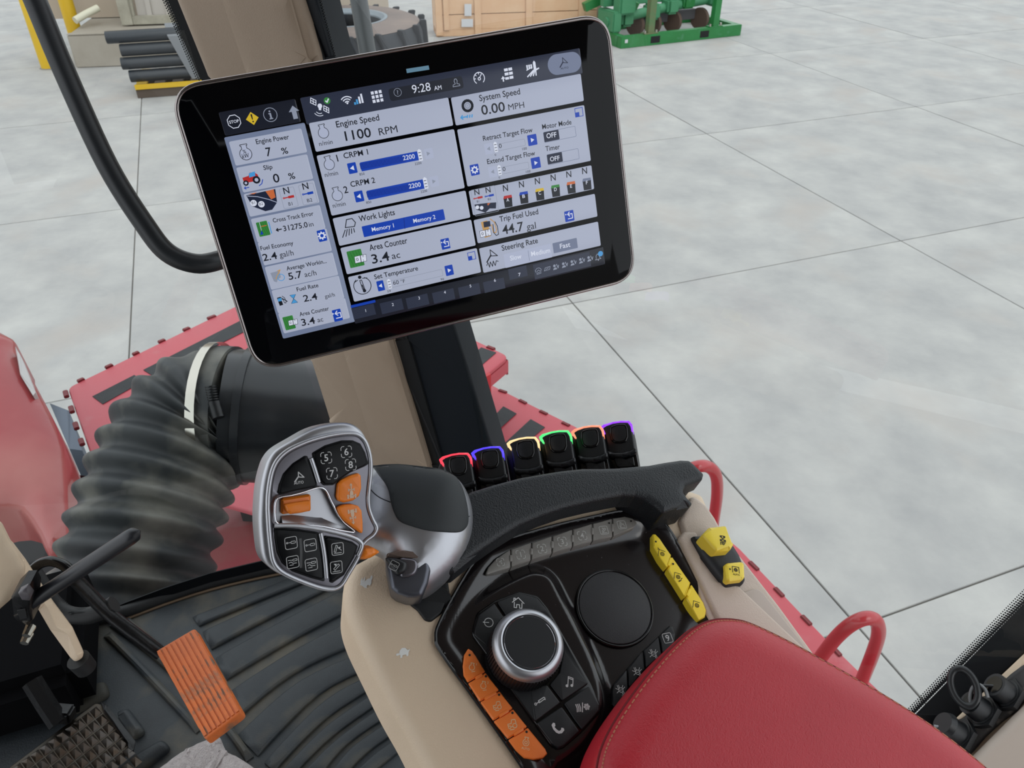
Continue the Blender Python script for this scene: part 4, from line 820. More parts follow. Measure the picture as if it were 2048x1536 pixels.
op = [[(228, 820), (252, 835), (278, 870), (333, 963), (226, 1028), (200, 985), (194, 930), (205, 855)], [(226, 1030), (333, 965), (415, 1072), (298, 1142)], [(298, 1142), (415, 1074), (497, 1180), (378, 1255)], [(378, 1257), (497, 1182), (583, 1290), (465, 1365)],
      [(465, 1367), (583, 1292), (690, 1420), (703, 1452), (680, 1476), (620, 1488), (560, 1478), (510, 1430)]]
strip_bt(op, orange, [('eng1', (250, 935), 8, -8), ('eng2', (318, 1045), 8, -8), ('trac', (400, 1165), 9, 12), ('trac', (490, 1275), 10, 12), ('enga', (572, 1382), 9, -10)], M('print_tan', (232, 196, 150), .6), .0018, 'orange_button',
         dots=[(236, 864), (333, 990), (411, 1100), (491, 1208), (575, 1321)])
yp = [[(1325, 140), (1342, 140), (1368, 165), (1440, 268), (1415, 348), (1372, 290), (1330, 215)], [(1441, 272), (1555, 433), (1525, 522), (1416, 352)], [(1556, 437), (1630, 545), (1648, 600), (1640, 640), (1602, 660), (1526, 526)]]
strip_bt(yp, yellow, [('sunb3', (1384, 262), 10, -14), ('sunb2', (1478, 398), 10, -14), ('sunb', (1590, 568), 10, -14)], pr_k, .0014, 'yellow_button', dots=[(1345, 188), (1448, 321), None], wd=.11)
bp_ = [[(1365, 747), (1425, 685), (1450, 688), (1465, 735), (1460, 795), (1386, 858)], [(1272, 832), (1363, 749), (1384, 862), (1286, 943)], [(1176, 942), (1270, 834), (1284, 947), (1186, 1058)], [(1085, 1080), (1100, 1028), (1174, 944), (1184, 1062), (1150, 1140), (1100, 1178), (1085, 1160)]]
strip_bt(bp_, navb, [('box9', (1415, 762), 10, 14), ('diff', (1333, 858), 10, 14), ('diff', (1237, 966), 10, 14), ('diff', (1137, 1072), 10, 14)], pr_w, -.0045, 'black_button', wd=.12)
k = Ink(CPn, -.0040); k.text('AUTO', z('c', 1145, 1113), z('c', 1177, 1090), 3.6, 1); k.done('lettering', pr_g, console)
# joint latches between the coloured buttons
def latch(a, b, mat, top):
    A, Bv = Vector(CPn.uv(*z('c', *a), top)), Vector(CPn.uv(*z('c', *b), top)); d = (Bv-A).normalized(); n = Vector((-d.y, d.x))*.0011
    slab('button_latch', fillet([A+n, Bv+n, Bv-n, A-n], .0008, 2), CPn, top+.0003, top-.004, mat, console, R=.0003, uv=True, nr=2)
for a, b in (((272, 1003), (312, 980)), ((325, 1125), (395, 1085)), ((412, 1228), (468, 1192)), ((500, 1338), (556, 1302))): latch(a, b, orange, .0021)
for a, b in (((482, 268), (482, 305)), ((605, 228), (604, 265)), ((728, 185), (728, 225)), ((850, 148), (850, 190)), ((968, 105), (968, 145)), ((1088, 82), (1088, 128))): latch(a, b, greyb, .0014)
for a, b in (((1438, 285), (1420, 330)), ((1552, 470), (1533, 510))): latch(a, b, yellow, .0016)
# navigation pod and knob
nav = slab('nav_pod', z('c', (250, 740), (258, 690), (280, 610), (380, 540), (530, 482), (645, 510), (705, 585), (960, 1030), (1018, 1160), (1020, 1200), (905, 1325), (800, 1415), (760, 1428), (718, 1398)), CPn, .0012, -.01, blk_gloss, console, R=.0015, r=.006, nr=3)
nb = [('timer', [(262, 742), (270, 690), (292, 620), (383, 550), (455, 655), (405, 740), (395, 850), (425, 958)], (350, 670), 11, 8), ('home', [(397, 545), (530, 490), (638, 518), (698, 590), (748, 668), (650, 610), (560, 605), (467, 650)], (525, 555), 12, -2),
      ('note', [(752, 678), (945, 1035), (790, 1138), (712, 1038), (770, 970), (795, 850), (785, 740)], (832, 1022), 12, 0), ('hyd', [(428, 975), (500, 1030), (600, 1045), (700, 1040), (780, 1148), (630, 1260)], (655, 1140), 12, 8),
      ('phone', [(634, 1268), (785, 1168), (850, 1255), (893, 1316), (800, 1405), (765, 1418), (727, 1392)], (762, 1295), 13, 0), ('clim', [(797, 1150), (948, 1045), (1008, 1160), (1010, 1195), (907, 1310), (860, 1250)], (910, 1175), 14, 10)]
for kind, p, c_, sz, an in nb:
    o = slab('nav_button', gap_shrink(z('c', *p), .6), CPn, .0034, 0, navb, console, R=.0010, r=.0015, nr=3)
    k = Ink(CPn, .0036); k.icon(kind, z('c', *c_), sz, an, .14); k.done('icon', pr_w, o)
kc = Vector(CPn.uv(*z('c', 595, 785), .030)); kb = CPn.w(kc.x, kc.y, .0)
kn = CPn.n
knob = cyl('rotary_knob', kb, kb+kn*.030, 0, 0, blk, console, 72, [(0, .0250), (.05, .0266), (.1, .0268), (.72, .0262), (.84, .0250), (1, .020)])
for i in range(72):
    a = 2*math.pi*i/72; e1 = CPn.ex*math.cos(a)+CPn.ey*math.sin(a); e2 = kn.cross(e1)
    if i == 0: kv, kf = [], []
    b_ = len(kv); q0_ = kb+e1*.0258
    for dz in (.003, .0215):
        kv += [q0_-e2*.0006+kn*dz, q0_+e1*.0016+kn*dz, q0_+e2*.0006+kn*dz]
    kf += [[b_, b_+1, b_+4, b_+3], [b_+1, b_+2, b_+5, b_+4], [b_+3, b_+4, b_+5], [b_, b_+2, b_+1]]
mk('knurling', kv, kf, blk, knob, False)
def lathe_n(name, prof, mat, par, seg=64):
    vs_, fs = [], []
    for r_, h_ in prof:
        for i in range(seg): a = 2*math.pi*i/seg; vs_.append(kb+(CPn.ex*math.cos(a)+CPn.ey*math.sin(a))*r_+kn*(h_+.0095))
    for i in range(len(prof)-1):
        for j in range(seg): j2 = (j+1) % seg; fs.append([i*seg+j, i*seg+j2, (i+1)*seg+j2, (i+1)*seg+j])
    fs.append([(len(prof)-1)*seg+j for j in range(seg)])
    return mk(name, vs_, fs, mat, par, True, 30)
lathe_n('chrome_ring', [(.0264, .0125), (.0264, .0140), (.0260, .0165), (.0248, .0190), (.0230, .0205), (.0212, .0210), (.0200, .0204), (.0192, .0190)], silver, console)
lathe_n('ring_edge', [(.0192, .0188), (.0190, .0203), (.0187, .0206), (.0184, .0203), (.0184, .019)], chrome, console)
lathe_n('knob_top', [(.0183, .0190), (.0183, .0200), (.0178, .0204), (.0120, .0203), (.004, .0202)], M('knob_black', (24, 24, 26), .45, dust=(200, (58, 56, 56), .72, .06)), console)
# printed hare and tortoise
for kind, c_, sz, an in (('bunny', z('a', 880, 1040), 14, 12), ('turtle', z('m', 1285, 803), 15, 8)):
    k = Ink(CPn, -.0037); k.icon(kind, c_, sz, an); k.done(('hare' if kind == 'bunny' else 'tortoise')+'_symbol', M('sym_white', (226, 226, 222), .5), console)
# switch pod
pod = slab('switch_pod', z('w', (1625, 765), (1700, 768), (1760, 720), (1870, 790), (1935, 890), (1950, 930), (1972, 1045), (1960, 1065), (1850, 1085), (1780, 1000), (1690, 880)), CPn, .012, 0, M('pod_black', (30, 33, 37), .5), console, R=.007, r=.004, nr=4)
k1 = slab('rocker_switch', z('w', (1690, 772), (1735, 725), (1840, 712), (1890, 830), (1870, 862), (1780, 872), (1758, 850)), CPn, .024, .009, yellow_s, console, R=.003, r=.002, nr=3)
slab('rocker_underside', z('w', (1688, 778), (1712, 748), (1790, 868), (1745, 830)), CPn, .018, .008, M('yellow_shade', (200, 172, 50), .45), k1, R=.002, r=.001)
k = Ink(CPn, .0242); k.icon('trac4', z('w', 1818, 808), 10, -4, .16); k.done('icon', pr_k, k1)
k2 = slab('push_switch', z('w', (1830, 958), (1850, 945), (1935, 938), (1953, 950), (1957, 1035), (1945, 1050), (1860, 1062), (1842, 1050)), CPn, .016, .008, yellow_s, console, R=.0025, r=.002, nr=3)
k = Ink(CPn, .0162); k.icon('sunauto', z('w', 1898, 992), 8.5, -4, .15); u, v = k.uv(z('w', 1862, 987)); k.fill(circ(u, v, .0008, 8)); k.done('icon', pr_k, k2)
# padded black hand rest
slab('hand_rest', z('w', (150, 560), (255, 497), (400, 452), (560, 410), (700, 385), (820, 366), (950, 352), (1060, 352), (1150, 350), (1250, 345), (1350, 335), (1460, 315), (1560, 300), (1615, 302), (1650, 330), (1708, 388), (1700, 420), (1650, 440), (1590, 462), (1578, 500), (1600, 535), (1640, 572), (1620, 588), (1540, 605), (1452, 632), (1400, 585), (1345, 548), (1280, 528), (1200, 525), (1000, 565), (850, 600), (700, 650), (560, 710), (430, 790), (300, 880), (150, 1000), (60, 1000), (40, 700)), CPn, .034, .012, blk_tex, console, R=.006, H=.005, r=.003, nr=4)
slab('rest_end_block', z('w', (1160, 352), (1350, 337), (1612, 306), (1702, 390), (1650, 436), (1588, 460), (1576, 500), (1600, 537), (1634, 573), (1540, 601), (1452, 628), (1402, 584), (1345, 545), (1250, 500)), CPn, .0335, -.004, blk_tex, console, R=.004, r=.003, nr=3)
# boot below the big handle
slab('lever_slot_boot', [(815, 1205), (850, 1170), (895, 1150), (900, 1185), (885, 1225), (862, 1243), (850, 1240), (835, 1220)], CPn, -.002, -.006, blk_rub, console, R=.002, r=.004)
# ---- red arm cushion
t = thing('arm_cushion', 'red leather armrest cushion with stitched edge over the console', 'cushion', CPn.hit(1500, 1400))
cu_ = [(1195, 1600), (1200, 1530), (1212, 1480), (1240, 1425), (1285, 1360), (1330, 1305), (1372, 1262), (1405, 1236), (1440, 1223), (1480, 1222), (1520, 1232), (1600, 1270), (1700, 1325), (1800, 1383), (1900, 1448), (2010, 1535), (2120, 1640), (2150, 1900), (1700, 2300), (1250, 2200), (1190, 1800)]
slab('cushion_top', cu_, CPn, .062, .008, red_l, t, R=.028, H=.020, smooth='c', nr=8, grid=.02, n=6)
cq = o_q[bpy.data.objects['cushion_top'].name]; ca_ = np.array(cq)
nx = np.roll(ca_, -1, 0)-np.roll(ca_, 1, 0); nn = np.stack([-nx[:, 1], nx[:, 0]], 1); nn /= np.linalg.norm(nn, axis=1)[:, None]
def cush_h(d): x = max(0, 1-d/.028); return .062-.020*(1-math.sqrt(max(0, 1-x*x)))
N_ = len(cq); sd = .0040
seam = [CPn.w(*(ca_[i]+nn[i]*sd), cush_h(sd)+.0002) for i in range(N_)]
tube('seam_piping', [CPn.w(*(ca_[i]+nn[i]*.0016), cush_h(.0016)) for i in range(N_)], .0009, seam_m, t, 6, False, 1, True)
acc = 0; st_v, st_f = [], []
for i in range(N_):
    a, b = seam[i], seam[(i+1) % N_]; L = (b-a).length; m_ = max(1, int(L/.0042))
    for j in range(m_):
        p, q = a.lerp(b, j/m_+.12/m_), a.lerp(b, (j+.78)/m_); d = (q-p).normalized(); s_ = d.cross(CPn.n).normalized()*.00045; u_ = CPn.n*.0005
        b_ = len(st_v); st_v += [p-s_, p+s_, q+s_, q-s_, p-s_+u_, p+s_+u_, q+s_+u_, q-s_+u_]; st_f += [[b_, b_+1, b_+5, b_+4], [b_+2, b_+3, b_+7, b_+6], [b_+4, b_+5, b_+6, b_+7], [b_+1, b_+2, b_+6, b_+5], [b_+3, b_, b_+4, b_+7]]
stuff(mk('stitching', st_v, st_f, thread, t, False))

# ============================================================ REMOTE VALVE LEVERS
LC = [((915, 939), (255, 40, 60), 'red'), ((979, 926), (60, 40, 255), 'blue'), ((1050, 907), (255, 205, 140), 'amber'), ((1115, 894), (60, 235, 110), 'green'), ((1179, 884), (255, 130, 95), 'orange'), ((1237, 875), (135, 40, 255), 'violet')]
names = ['leftmost paddle lever with a red lit rim, half behind the big handle', 'paddle lever with a blue lit rim, second from the left', 'paddle lever with an amber lit rim, third from the left', 'paddle lever with a green lit rim, fourth from the left', 'paddle lever with an orange lit rim, second from the right', 'rightmost and highest paddle lever with a violet lit rim']
for i, ((lx, ly), rgb, cn_) in enumerate(LC):
    dep = .655+.012*i
    c_ = at(lx, ly, dep); n_l = (-ray(lx, ly).normalized()+UP*.30-RT*.10).normalized(); LPl = Plane(c_, n_l)
    q = lambda *p: [(lx+(a-1170)/3.103, ly+(b-170)/3.103) for a, b in p]
    t = thing('paddle_lever', names[i], 'lever', c_, 'paddle levers behind the black hand rest')
    slab('side_body', q((1048, 160), (1066, 116), (1240, 92), (1264, 130), (1300, 345), (1310, 440), (1096, 450), (1078, 330)), LPl, -.010, -.036, blk, t, R=.002, r=.003, nr=2)
    slab('cap', q((1062, 112), (1080, 96), (1130, 80), (1180, 72), (1232, 72), (1252, 100), (1266, 170), (1278, 250), (1190, 275), (1100, 275), (1090, 200), (1078, 140)), LPl, 0, -.016, blk, t, R=.0022, r=.003, nr=3)
    slab('thumb_pad', q((1118, 100), (1160, 86), (1215, 84), (1226, 110), (1230, 165), (1218, 196), (1185, 206), (1145, 204), (1126, 190), (1114, 150)), LPl, .0012, -.001, blk_gloss, t, R=.0012, r=.003, nr=3)
    slab('thumb_dish', q((1128, 108), (1165, 96), (1208, 95), (1218, 120), (1220, 160), (1208, 186), (1180, 194), (1150, 192), (1134, 178), (1125, 148)), LPl, .0013, .0009, blk, t, R=.0005, r=.003, nr=2)
    lm = E_('led_'+cn_, tuple(int(v+(255-v)*.12) for v in rgb), 1.3)
    slab('light_rim', q((1052, 108), (1075, 88), (1130, 72), (1180, 64), (1236, 64), (1256, 88), (1260, 135), (1246, 138), (1238, 95), (1226, 78), (1180, 78), (1130, 86), (1096, 100), (1106, 150), (1092, 168), (1078, 140), (1064, 118)), LPl, -.0002, -.012, lm, t, R=.001, r=.001, nr=2)
    slab('lower_lip', q((1092, 248), (1140, 262), (1190, 262), (1240, 250), (1280, 228), (1284, 262), (1240, 282), (1190, 292), (1140, 292), (1102, 284)), LPl, .002, -.014, blk, t, R=.002, r=.002, nr=3)
    slab('stem', q((1110, 280), (1190, 288), (1280, 262), (1296, 345), (1300, 420), (1120, 430), (1112, 345)), LPl, -.004, -.02, blk_gloss, t, R=.001, r=.001)
    slab('stem_step', q((1140, 300), (1175, 290), (1215, 305), (1262, 285), (1272, 345), (1160, 350)), LPl, -.001, -.006, blk, t, R=.001, r=.001)

# ============================================================ BIG MULTIFUNCTION HANDLE
hc = at(640, 1010, .535); hn = (-ray(640, 1010).normalized()+RT*.26-UP*.10).normalized(); HP = Plane(hc, hn)
H = thing('multifunction_handle', 'satin silver multifunction handle with keypad face and black rubber top', 'control handle', hc)
# arm / barrel
bn = (-ray(850, 1040).normalized()+UP*.25+RT*.05).normalized(); BPn = Plane(at(860, 1050, .572), bn)
arm_px = z('h', (985, 470), (1012, 440), (1045, 424), (1200, 414), (1400, 432), (1560, 458), (1650, 492), (1720, 565), (1768, 660), (1795, 780), (1792, 900), (1765, 1030), (1720, 1140), (1665, 1225), (1590, 1300), (1490, 1385), (1400, 1432), (1290, 1436), (1205, 1405), (1162, 1365), (1142, 1280), (1118, 1150), (1070, 1100), (1000, 1070), (920, 1040), (880, 960), (880, 700), (900, 540))
auv = catmull(uvs(BPn, arm_px, -.018), 5)
if area(auv) < 0: auv = auv[::-1]
R_b, H_b = .034, .026
def arm_h(V):
    d = poly_dist(V, auv); ins = inside(V, auv); x = np.clip(1-np.where(ins, d, 0)/R_b, 0, 1)
    return -H_b*(1-np.sqrt(np.maximum(0, 1-x*x)))
slab('arm_shell', auv, BPn, 0, -.060, silver, H, R=R_b, H=H_b, uv=True, grid=.0035, nr=8, two=True, ang=60)
def on_arm(name, px, top, mat, par=H, smooth='c', R=.0008, n=5, grid=.003, bot=-.003):
    q = uvs(BPn, px, top, arm_h); q = catmull(q, n) if smooth == 'c' else fillet(q, .001)
    return slab(name, q, BPn, top, bot, mat, par, R=R, uv=True, grid=grid, hf=arm_h, nr=2, follow=True, ang=85)
on_arm('rubber_cap', z('h', (1018, 436), (1045, 422), (1200, 412), (1400, 430), (1560, 456), (1640, 490), (1695, 560), (1732, 660), (1754, 780), (1755, 860), (1735, 905), (1690, 935), (1600, 938), (1450, 925), (1310, 888), (1225, 850), (1182, 780), (1158, 700), (1140, 615), (1108, 550), (1060, 490)), .0012, grip_m)
def arm_line(name, px, w_, mat):
    P = [BPn.w(*uvs(BPn, [p], .0003, arm_h)[0], 0) for p in px]; Q = []
    for p in px: u, v = uvs(BPn, [p], .0002, arm_h)[0]; Q.append(BPn.w(u, v, .0002+float(arm_h(np.array([(u, v)]))[0])))
    tube(name, Q, w_, mat, H, 6, True, 4)
arm_line('seam_line', z('h', (1000, 606), (1030, 640), (1080, 676), (1156, 708)), .0004, blk)
arm_line('seam_line', z('h', (1754, 818), (1798, 803)), .0004, blk)
slab('grip_block', z('h', (1112, 1122), (1250, 1132), (1362, 1136), (1452, 1112), (1466, 1230), (1445, 1330), (1402, 1430), (1345, 1440), (1290, 1438), (1205, 1408), (1160, 1370), (1142, 1285), (1125, 1200)), BPn, -.003, -.045, M('grip_grey', (92, 94, 102), .36, .75), H, R=.004, r=.004, nr=4)
slab('button_collar', z('h', (1225, 1142), (1290, 1134), (1350, 1150), (1366, 1200), (1345, 1255), (1285, 1282), (1230, 1268)), BPn, .000, -.006, silver_d, H, R=.002, smooth='c', nr=3)
slab('grip_facet', z('h', (1130, 1098), (1250, 1075), (1450, 1105), (1362, 1140), (1250, 1134), (1120, 1128)), BPn, -.0015, -.02, M('facet_brown', (128, 112, 104), .4, .7), H, R=.001, r=.002, nr=2)
o = slab('black_button', z('h', (1118, 1132), (1170, 1128), (1235, 1140), (1280, 1172), (1276, 1225), (1245, 1252), (1205, 1258), (1165, 1215), (1135, 1170)), BPn, .0035, -.004, blk, H, R=.003, smooth='c', nr=4)
k = Ink(BPn, .0037); k.icon('cyl', z('h', 1183, 1195), 9, -25, .12); k.done('icon', pr_g, o)
# face
out_px = z('h', (150, 720), (162, 590), (188, 470), (225, 375), (290, 300), (420, 222), (560, 145), (690, 108), (800, 96), (880, 112), (945, 165), (985, 240), (1005, 330), (1012, 430), (1002, 560), (990, 660), (995, 740), (1025, 830), (1060, 910), (1040, 970), (975, 1010), (940, 1040), (930, 1090), (895, 1165), (840, 1260), (790, 1345), (735, 1385), (660, 1386), (560, 1360), (400, 1303), (290, 1255), (210, 1195), (172, 1120), (155, 1000), (145, 860))
slab('face_body', out_px, HP, -.007, -.034, silver, H, R=.005, H=.004, smooth='c', nr=4, n=4)
face_px = z('h', (214, 720), (224, 590), (248, 470), (290, 385), (360, 318), (450, 270), (560, 228), (700, 193), (820, 178), (900, 188), (955, 232), (985, 300), (1002, 380), (1005, 470), (992, 590), (985, 680), (992, 760), (1020, 840), (1050, 905), (1025, 960), (972, 1000), (940, 1040), (925, 1095), (890, 1165), (836, 1255), (785, 1338), (732, 1372), (660, 1374), (560, 1348), (410, 1290), (310, 1235), (258, 1165), (238, 1060), (222, 900))
well = z('h', (300, 672), (390, 655), (480, 632), (560, 605), (605, 596), (640, 604), (668, 632), (695, 690), (722, 745), (755, 810), (800, 868), (880, 935), (780, 925), (640, 895), (480, 880), (330, 880), (288, 870), (270, 845), (265, 780), (272, 705))
slab('face_plate', face_px, HP, 0, -.010, silver_d, H, R=.0025, smooth='c', nr=3, n=4, holes=[well])
fq = o_q[[c for c in H.children if c.name.startswith('face_plate')][0].name]
tube('face_rim', [HP.w(a, b, -.0004) for a, b in fq], .0016, silver, H, 8, False, 1, True)
wq = catmull(uvs(HP, well, 0), 5)
tube('well_rim', [HP.w(a, b, .0002) for a, b in wq], .0008, chrome, H, 8, False, 1, True)
slab('well_floor', wq, HP, -.0085, -.0095, M('well_shade_grey', (84, 76, 76), .38, .8), H, R=0, uv=True)  # shade inside the recess is put into this darker floor colour
# sloped lower half of the well
WP = P3(HP.hit(*z('h', 330, 800), -.006), HP.hit(*z('h', 850, 930), -.001), HP.hit(*z('h', 330, 878), .000))
slab('well_slope', z('h', (320, 812), (540, 782), (640, 830), (870, 930), (640, 893), (480, 878), (330, 876)), WP, 0, -.002, silver, H, R=.0005)
slab('thumb_wheel', z('h', (318, 690), (330, 680), (535, 648), (545, 660), (547, 760), (540, 778), (330, 802), (318, 790)), HP, -.002, -.009, orange_h, H, R=.0015, r=.001)
slab('wheel_tooth', z('h', (346, 728), (430, 712), (545, 695), (546, 775), (470, 792), (390, 803), (362, 780)), HP, .0035, -.002, orange_h, H, R=.0018, r=.001)
pads = {'auto_key': [(290, 640), (300, 575), (332, 490), (405, 410), (495, 352), (518, 352), (560, 460), (592, 555), (594, 590), (430, 622), (310, 652)],
        'upper_keypad': [(553, 330), (650, 272), (780, 232), (865, 232), (925, 258), (962, 325), (988, 415), (955, 435), (850, 480), (775, 530), (715, 578), (645, 580), (612, 545), (575, 450)],
        'lower_keypad': [(262, 905), (300, 905), (450, 915), (602, 938), (625, 1060), (645, 1180), (652, 1320), (545, 1292), (400, 1240), (318, 1175), (280, 1090), (262, 980)],
        'side_keypad': [(650, 965), (760, 983), (865, 1012), (908, 1045), (880, 1130), (800, 1268), (710, 1330), (685, 1322), (665, 1140)]}
po = {}
for nm, p in pads.items():
    slab('key_surround', z('h', *p), HP, .0002, -.004, key_m, H, R=.0003, r=.0012)
    c_ = Vector((sum(a for a, b in p)/len(p), sum(b for a, b in p)/len(p))); pp = [tuple(Vector(q).lerp(c_, .05)) for q in p]
    po[nm] = slab(nm, z('h', *pp), HP, .0013, -.002, key_m, H, R=.001, r=.0018, nr=3)
hi = .0015
k = Ink(HP, hi); k.icon('steer', z('h', 455, 512), 10, 6, .17); k.text('AUTO', z('h', 415, 573), z('h', 489, 563), 5.4, 1); k.done('lettering', pr_w, po['auto_key'])
k = Ink(HP, hi)
for kk, c_ in (('box5', (662, 367)), ('box6', (817, 321)), ('box7', (706, 487)), ('box8', (850, 420))): k.icon(kk, z('h', *c_), 11.5, 5, .1)
k.done('lettering', pr_w, po['upper_keypad'])
k = Ink(HP, hi)
for kk, c_ in (('cyl', (392, 1021)), ('cyl', (540, 1038)), ('cyl2', (405, 1168)), ('cyl2', (548, 1187))): k.icon(kk, z('h', *c_), 12.3, 7, .09)
k.done('lettering', pr_w, po['lower_keypad'])
k = Ink(HP, hi)
for kk, c_ in (('lift', (750, 1067)), ('drop', (740, 1208))): k.icon(kk, z('h', *c_), 12.3, 4, .09)
k.done('lettering', pr_w, po['side_keypad'])
for p in ([(462, 985), (470, 1090), (468, 1210)],):
    tube('key_ridge', [HP.hit(*z('h', *q_), .0009) for q_ in p], .0010, blk_gloss, po['lower_keypad'] if p[0][0] < 640 else po['side_keypad'], 6, True, 4)
tube('divider_bar', [HP.hit(*z('h', *q_), .0008) for q_ in ((545, 372), (575, 460), (604, 555))], .0016, silver, H, 10, True, 4)
tube('divider_bar', [HP.hit(*z('h', *q_), .0008) for q_ in ((618, 945), (640, 1060), (655, 1180), (664, 1290))], .0016, silver, H, 10, True, 4)
tube('face_ridge', [HP.hit(*z('h', *q_), .0006) for q_ in ((262, 888), (420, 888), (600, 912), (760, 945), (870, 978), (925, 1015), (935, 1050), (905, 1120))], .0016, silver, H, 10, True, 5)
for kk, p, c_ in (('tracup', [(755, 570), (780, 540), (850, 505), (912, 485), (932, 505), (936, 600), (918, 662), (870, 698), (800, 713), (758, 700), (746, 670)], (856, 625)), ('tracdn', [(748, 748), (800, 728), (860, 724), (912, 738), (938, 775), (946, 860), (948, 962), (880, 912), (800, 850), (762, 800)], (866, 815))):
    o = slab('orange_key', z('h', *p), HP, .0035, -.001, orange_h, H, R=.0018, r=.0016, nr=3)
    k = Ink(HP, .0037); k.icon('tracup', z('h', *c_), 14.5, 5 if kk == 'tracup' else 186, .16); k.done('icon', M('print_tan2', (214, 186, 160), .6), o)
slab('trigger', z('h', (925, 1128), (945, 1085), (965, 1062), (1030, 1060), (1078, 1088), (1080, 1100), (1040, 1125), (1005, 1145), (960, 1155), (915, 1148)), Plane(at(740, 1108, .548), hn), 0, -.014, orange_h, H, R=.004, r=.003, nr=4)
tube('stalk', [at(840, 1130, .60), at(860, 1190, .618), CPn.hit(864, 1212, -.004)], .016, blk_rub, H, 20, True, 3)

# ============================================================ TERMINAL MONITOR
d1 = Vector((.94788876, .30553867, .09029407)); mn = Vector((.27431328, -.92680945, .25646924))
MP = Plane(at(820, 370, .62), mn, d1)
cr = [Vector(MP.uv(*p)) for p in ((333.4, 174.3), (1217.4, 24), (1272.7, 559.2), (511.6, 745.7))]
mc = sum(cr, Vector((0, 0)))/4; MW, MH = .33946/2, .22117/2
def mrect(i_, r_): return [(mc.x+a, mc.y+b) for a, b in rrect_(MW-i_, MH-i_, r_)]
def rrect_(w_, h_, r_): return fillet([(-w_, -h_), (w_, -h_), (w_, h_), (-w_, h_)], r_*1.35, 10)
mon = thing('display_monitor', 'large tilted touchscreen terminal showing engine and flow tiles in a metal rim', 'monitor', MP.w(mc.x, mc.y, -.01))
slab('housing', mrect(.0005, .0165), MP, -.002, -.028, gun, mon, R=.003, uv=True, nr=4)
slab('back_cover', mrect(.030, .02), MP, -.028, -.048, blk, mon, R=.004, uv=True)
tube('metal_rim', [MP.w(a, b, -.0012) for a, b in mrect(.0014, .0165)], .0017, gun, mon, 10, False, 1, True)
slab('front_glass', mrect(.0026, .0150), MP, 0, -.004, M('display_glass', (3, 4, 7), .06, spec=.22), mon, R=.0006, uv=True, nr=2)
tube('mount_arm', [MP.w(mc.x-.02, mc.y-.02, -.046), MP.w(mc.x-.03, mc.y-.03, -.09), Pp.hit(760, 520, .0)], .02, blk, mon, 16, True, 4)
E2 = lambda n_, rgb, s=.9: E_(n_, rgb, s, .3)
SM = {'tile': E2('tile_light', (180, 188, 210), .78), 'tileb': E2('tile_edge', (96, 108, 140)), 'bar': E2('bar_slate', (42, 48, 66)), 'bard': E2('bar_dark', (22, 26, 38)), 'col': E2('column_blue', (112, 124, 152)), 'blue': E2('ui_blue', (16, 62, 172)), 'blued': E2('ui_blue_dark', (10, 34, 120)),
      'k': E2('ui_ink', (20, 24, 34)), 'w': E2('ui_white', (214, 220, 236)), 'g': E2('ui_grey', (140, 148, 166)), 'lg': E2('ui_lightgrey', (172, 180, 204)), 'green': E2('ui_green', (52, 128, 58)), 'greend': E2('ui_greend', (36, 98, 44)), 'yel': E2('ui_yellow', (206, 176, 48)), 'red': E2('ui_red', (176, 44, 44)),
      'or': E2('ui_orange', (196, 104, 60)), 'cy': E2('ui_cyan', (70, 150, 210)), 'btn': E2('ui_slate_button', (110, 120, 146)), 'navy': E2('ui_navy', (28, 36, 58)), 'gold': E2('ui_gold', (190, 148, 90))}
class Tile:
    def __init__(s, name, tl, br, mat='tile', lev=.0008, par=None, r=.0012):
        a, b = Vector(MP.uv(*tl)), Vector(MP.uv(*br)); s.i = {}
        if name == 'display_tile': b.y += .0005; b.x -= .0003
        s.a, s.b = a, b; s.lev = lev
        s.o = slab(name, fillet([(a.x, b.y), (b.x, b.y), (b.x, a.y), (a.x, a.y)], r, 3), MP, lev, lev-.0005, SM[mat], par or mon, R=.0002, H=.0001, uv=True, nr=1)
    def ink(s, m, l=1):
        if (m, l) not in s.i: s.i[(m, l)] = Ink(MP, s.lev+.00008*l)
        return s.i[(m, l)]
    def t(s, c, txt, x0, y0, x1, y1, cap, m='k', bold=1, l=3): s.ink(m, l).text(txt, z(c, x0, y0), z(c, x1, y1), cap/ZM[c][0], bold)
    def ic(s, kind, p, size, m='k', ang=0, wd=.16, l=3): s.ink(m, l).icon(kind, p, size, ang, wd)
    def rect(s, tl, br, m, l=1, r=.0006):
        k = s.ink(m, l); a, b = Vector(k.uv(tl)), Vector(k.uv(br)); k.fill(fillet([(a.x, b.y), (b.x, b.y), (b.x, a.y), (a.x, a.y)], r, 2))
    def frame(s, tl, br, m, l=2, w_=.0003, r=.0008):
        k = s.ink(m, l); a, b = Vector(k.uv(tl)), Vector(k.uv(br)); k.line(fillet([(a.x, b.y), (b.x, b.y), (b.x, a.y), (a.x, a.y)], r, 2), w_, True)
    def done(s):
        for (m, l), k in s.i.items():
            if k.v: k.done('lettering' if m in 'kw' else 'graphics', SM[m], s.o)
hb = Tile('status_bar', (600, 196), (1165, 147), 'bar', .0005)
hb.rect(z('5', 575, -20) if False else (776, 178), (928, 176), 'bard', 1, .002)
hb.ic('check', z('5', 177, 103), 6.5, 'green', l=2); hb.ic('tick', z('5', 177, 103), 6.5, 'w', wd=.25)
hb.ic('sat', z('5', 130, 140), 18, 'w', -12, .1); hb.ic('wifi', z('5', 305, 100), 10, 'w', 0, .2)
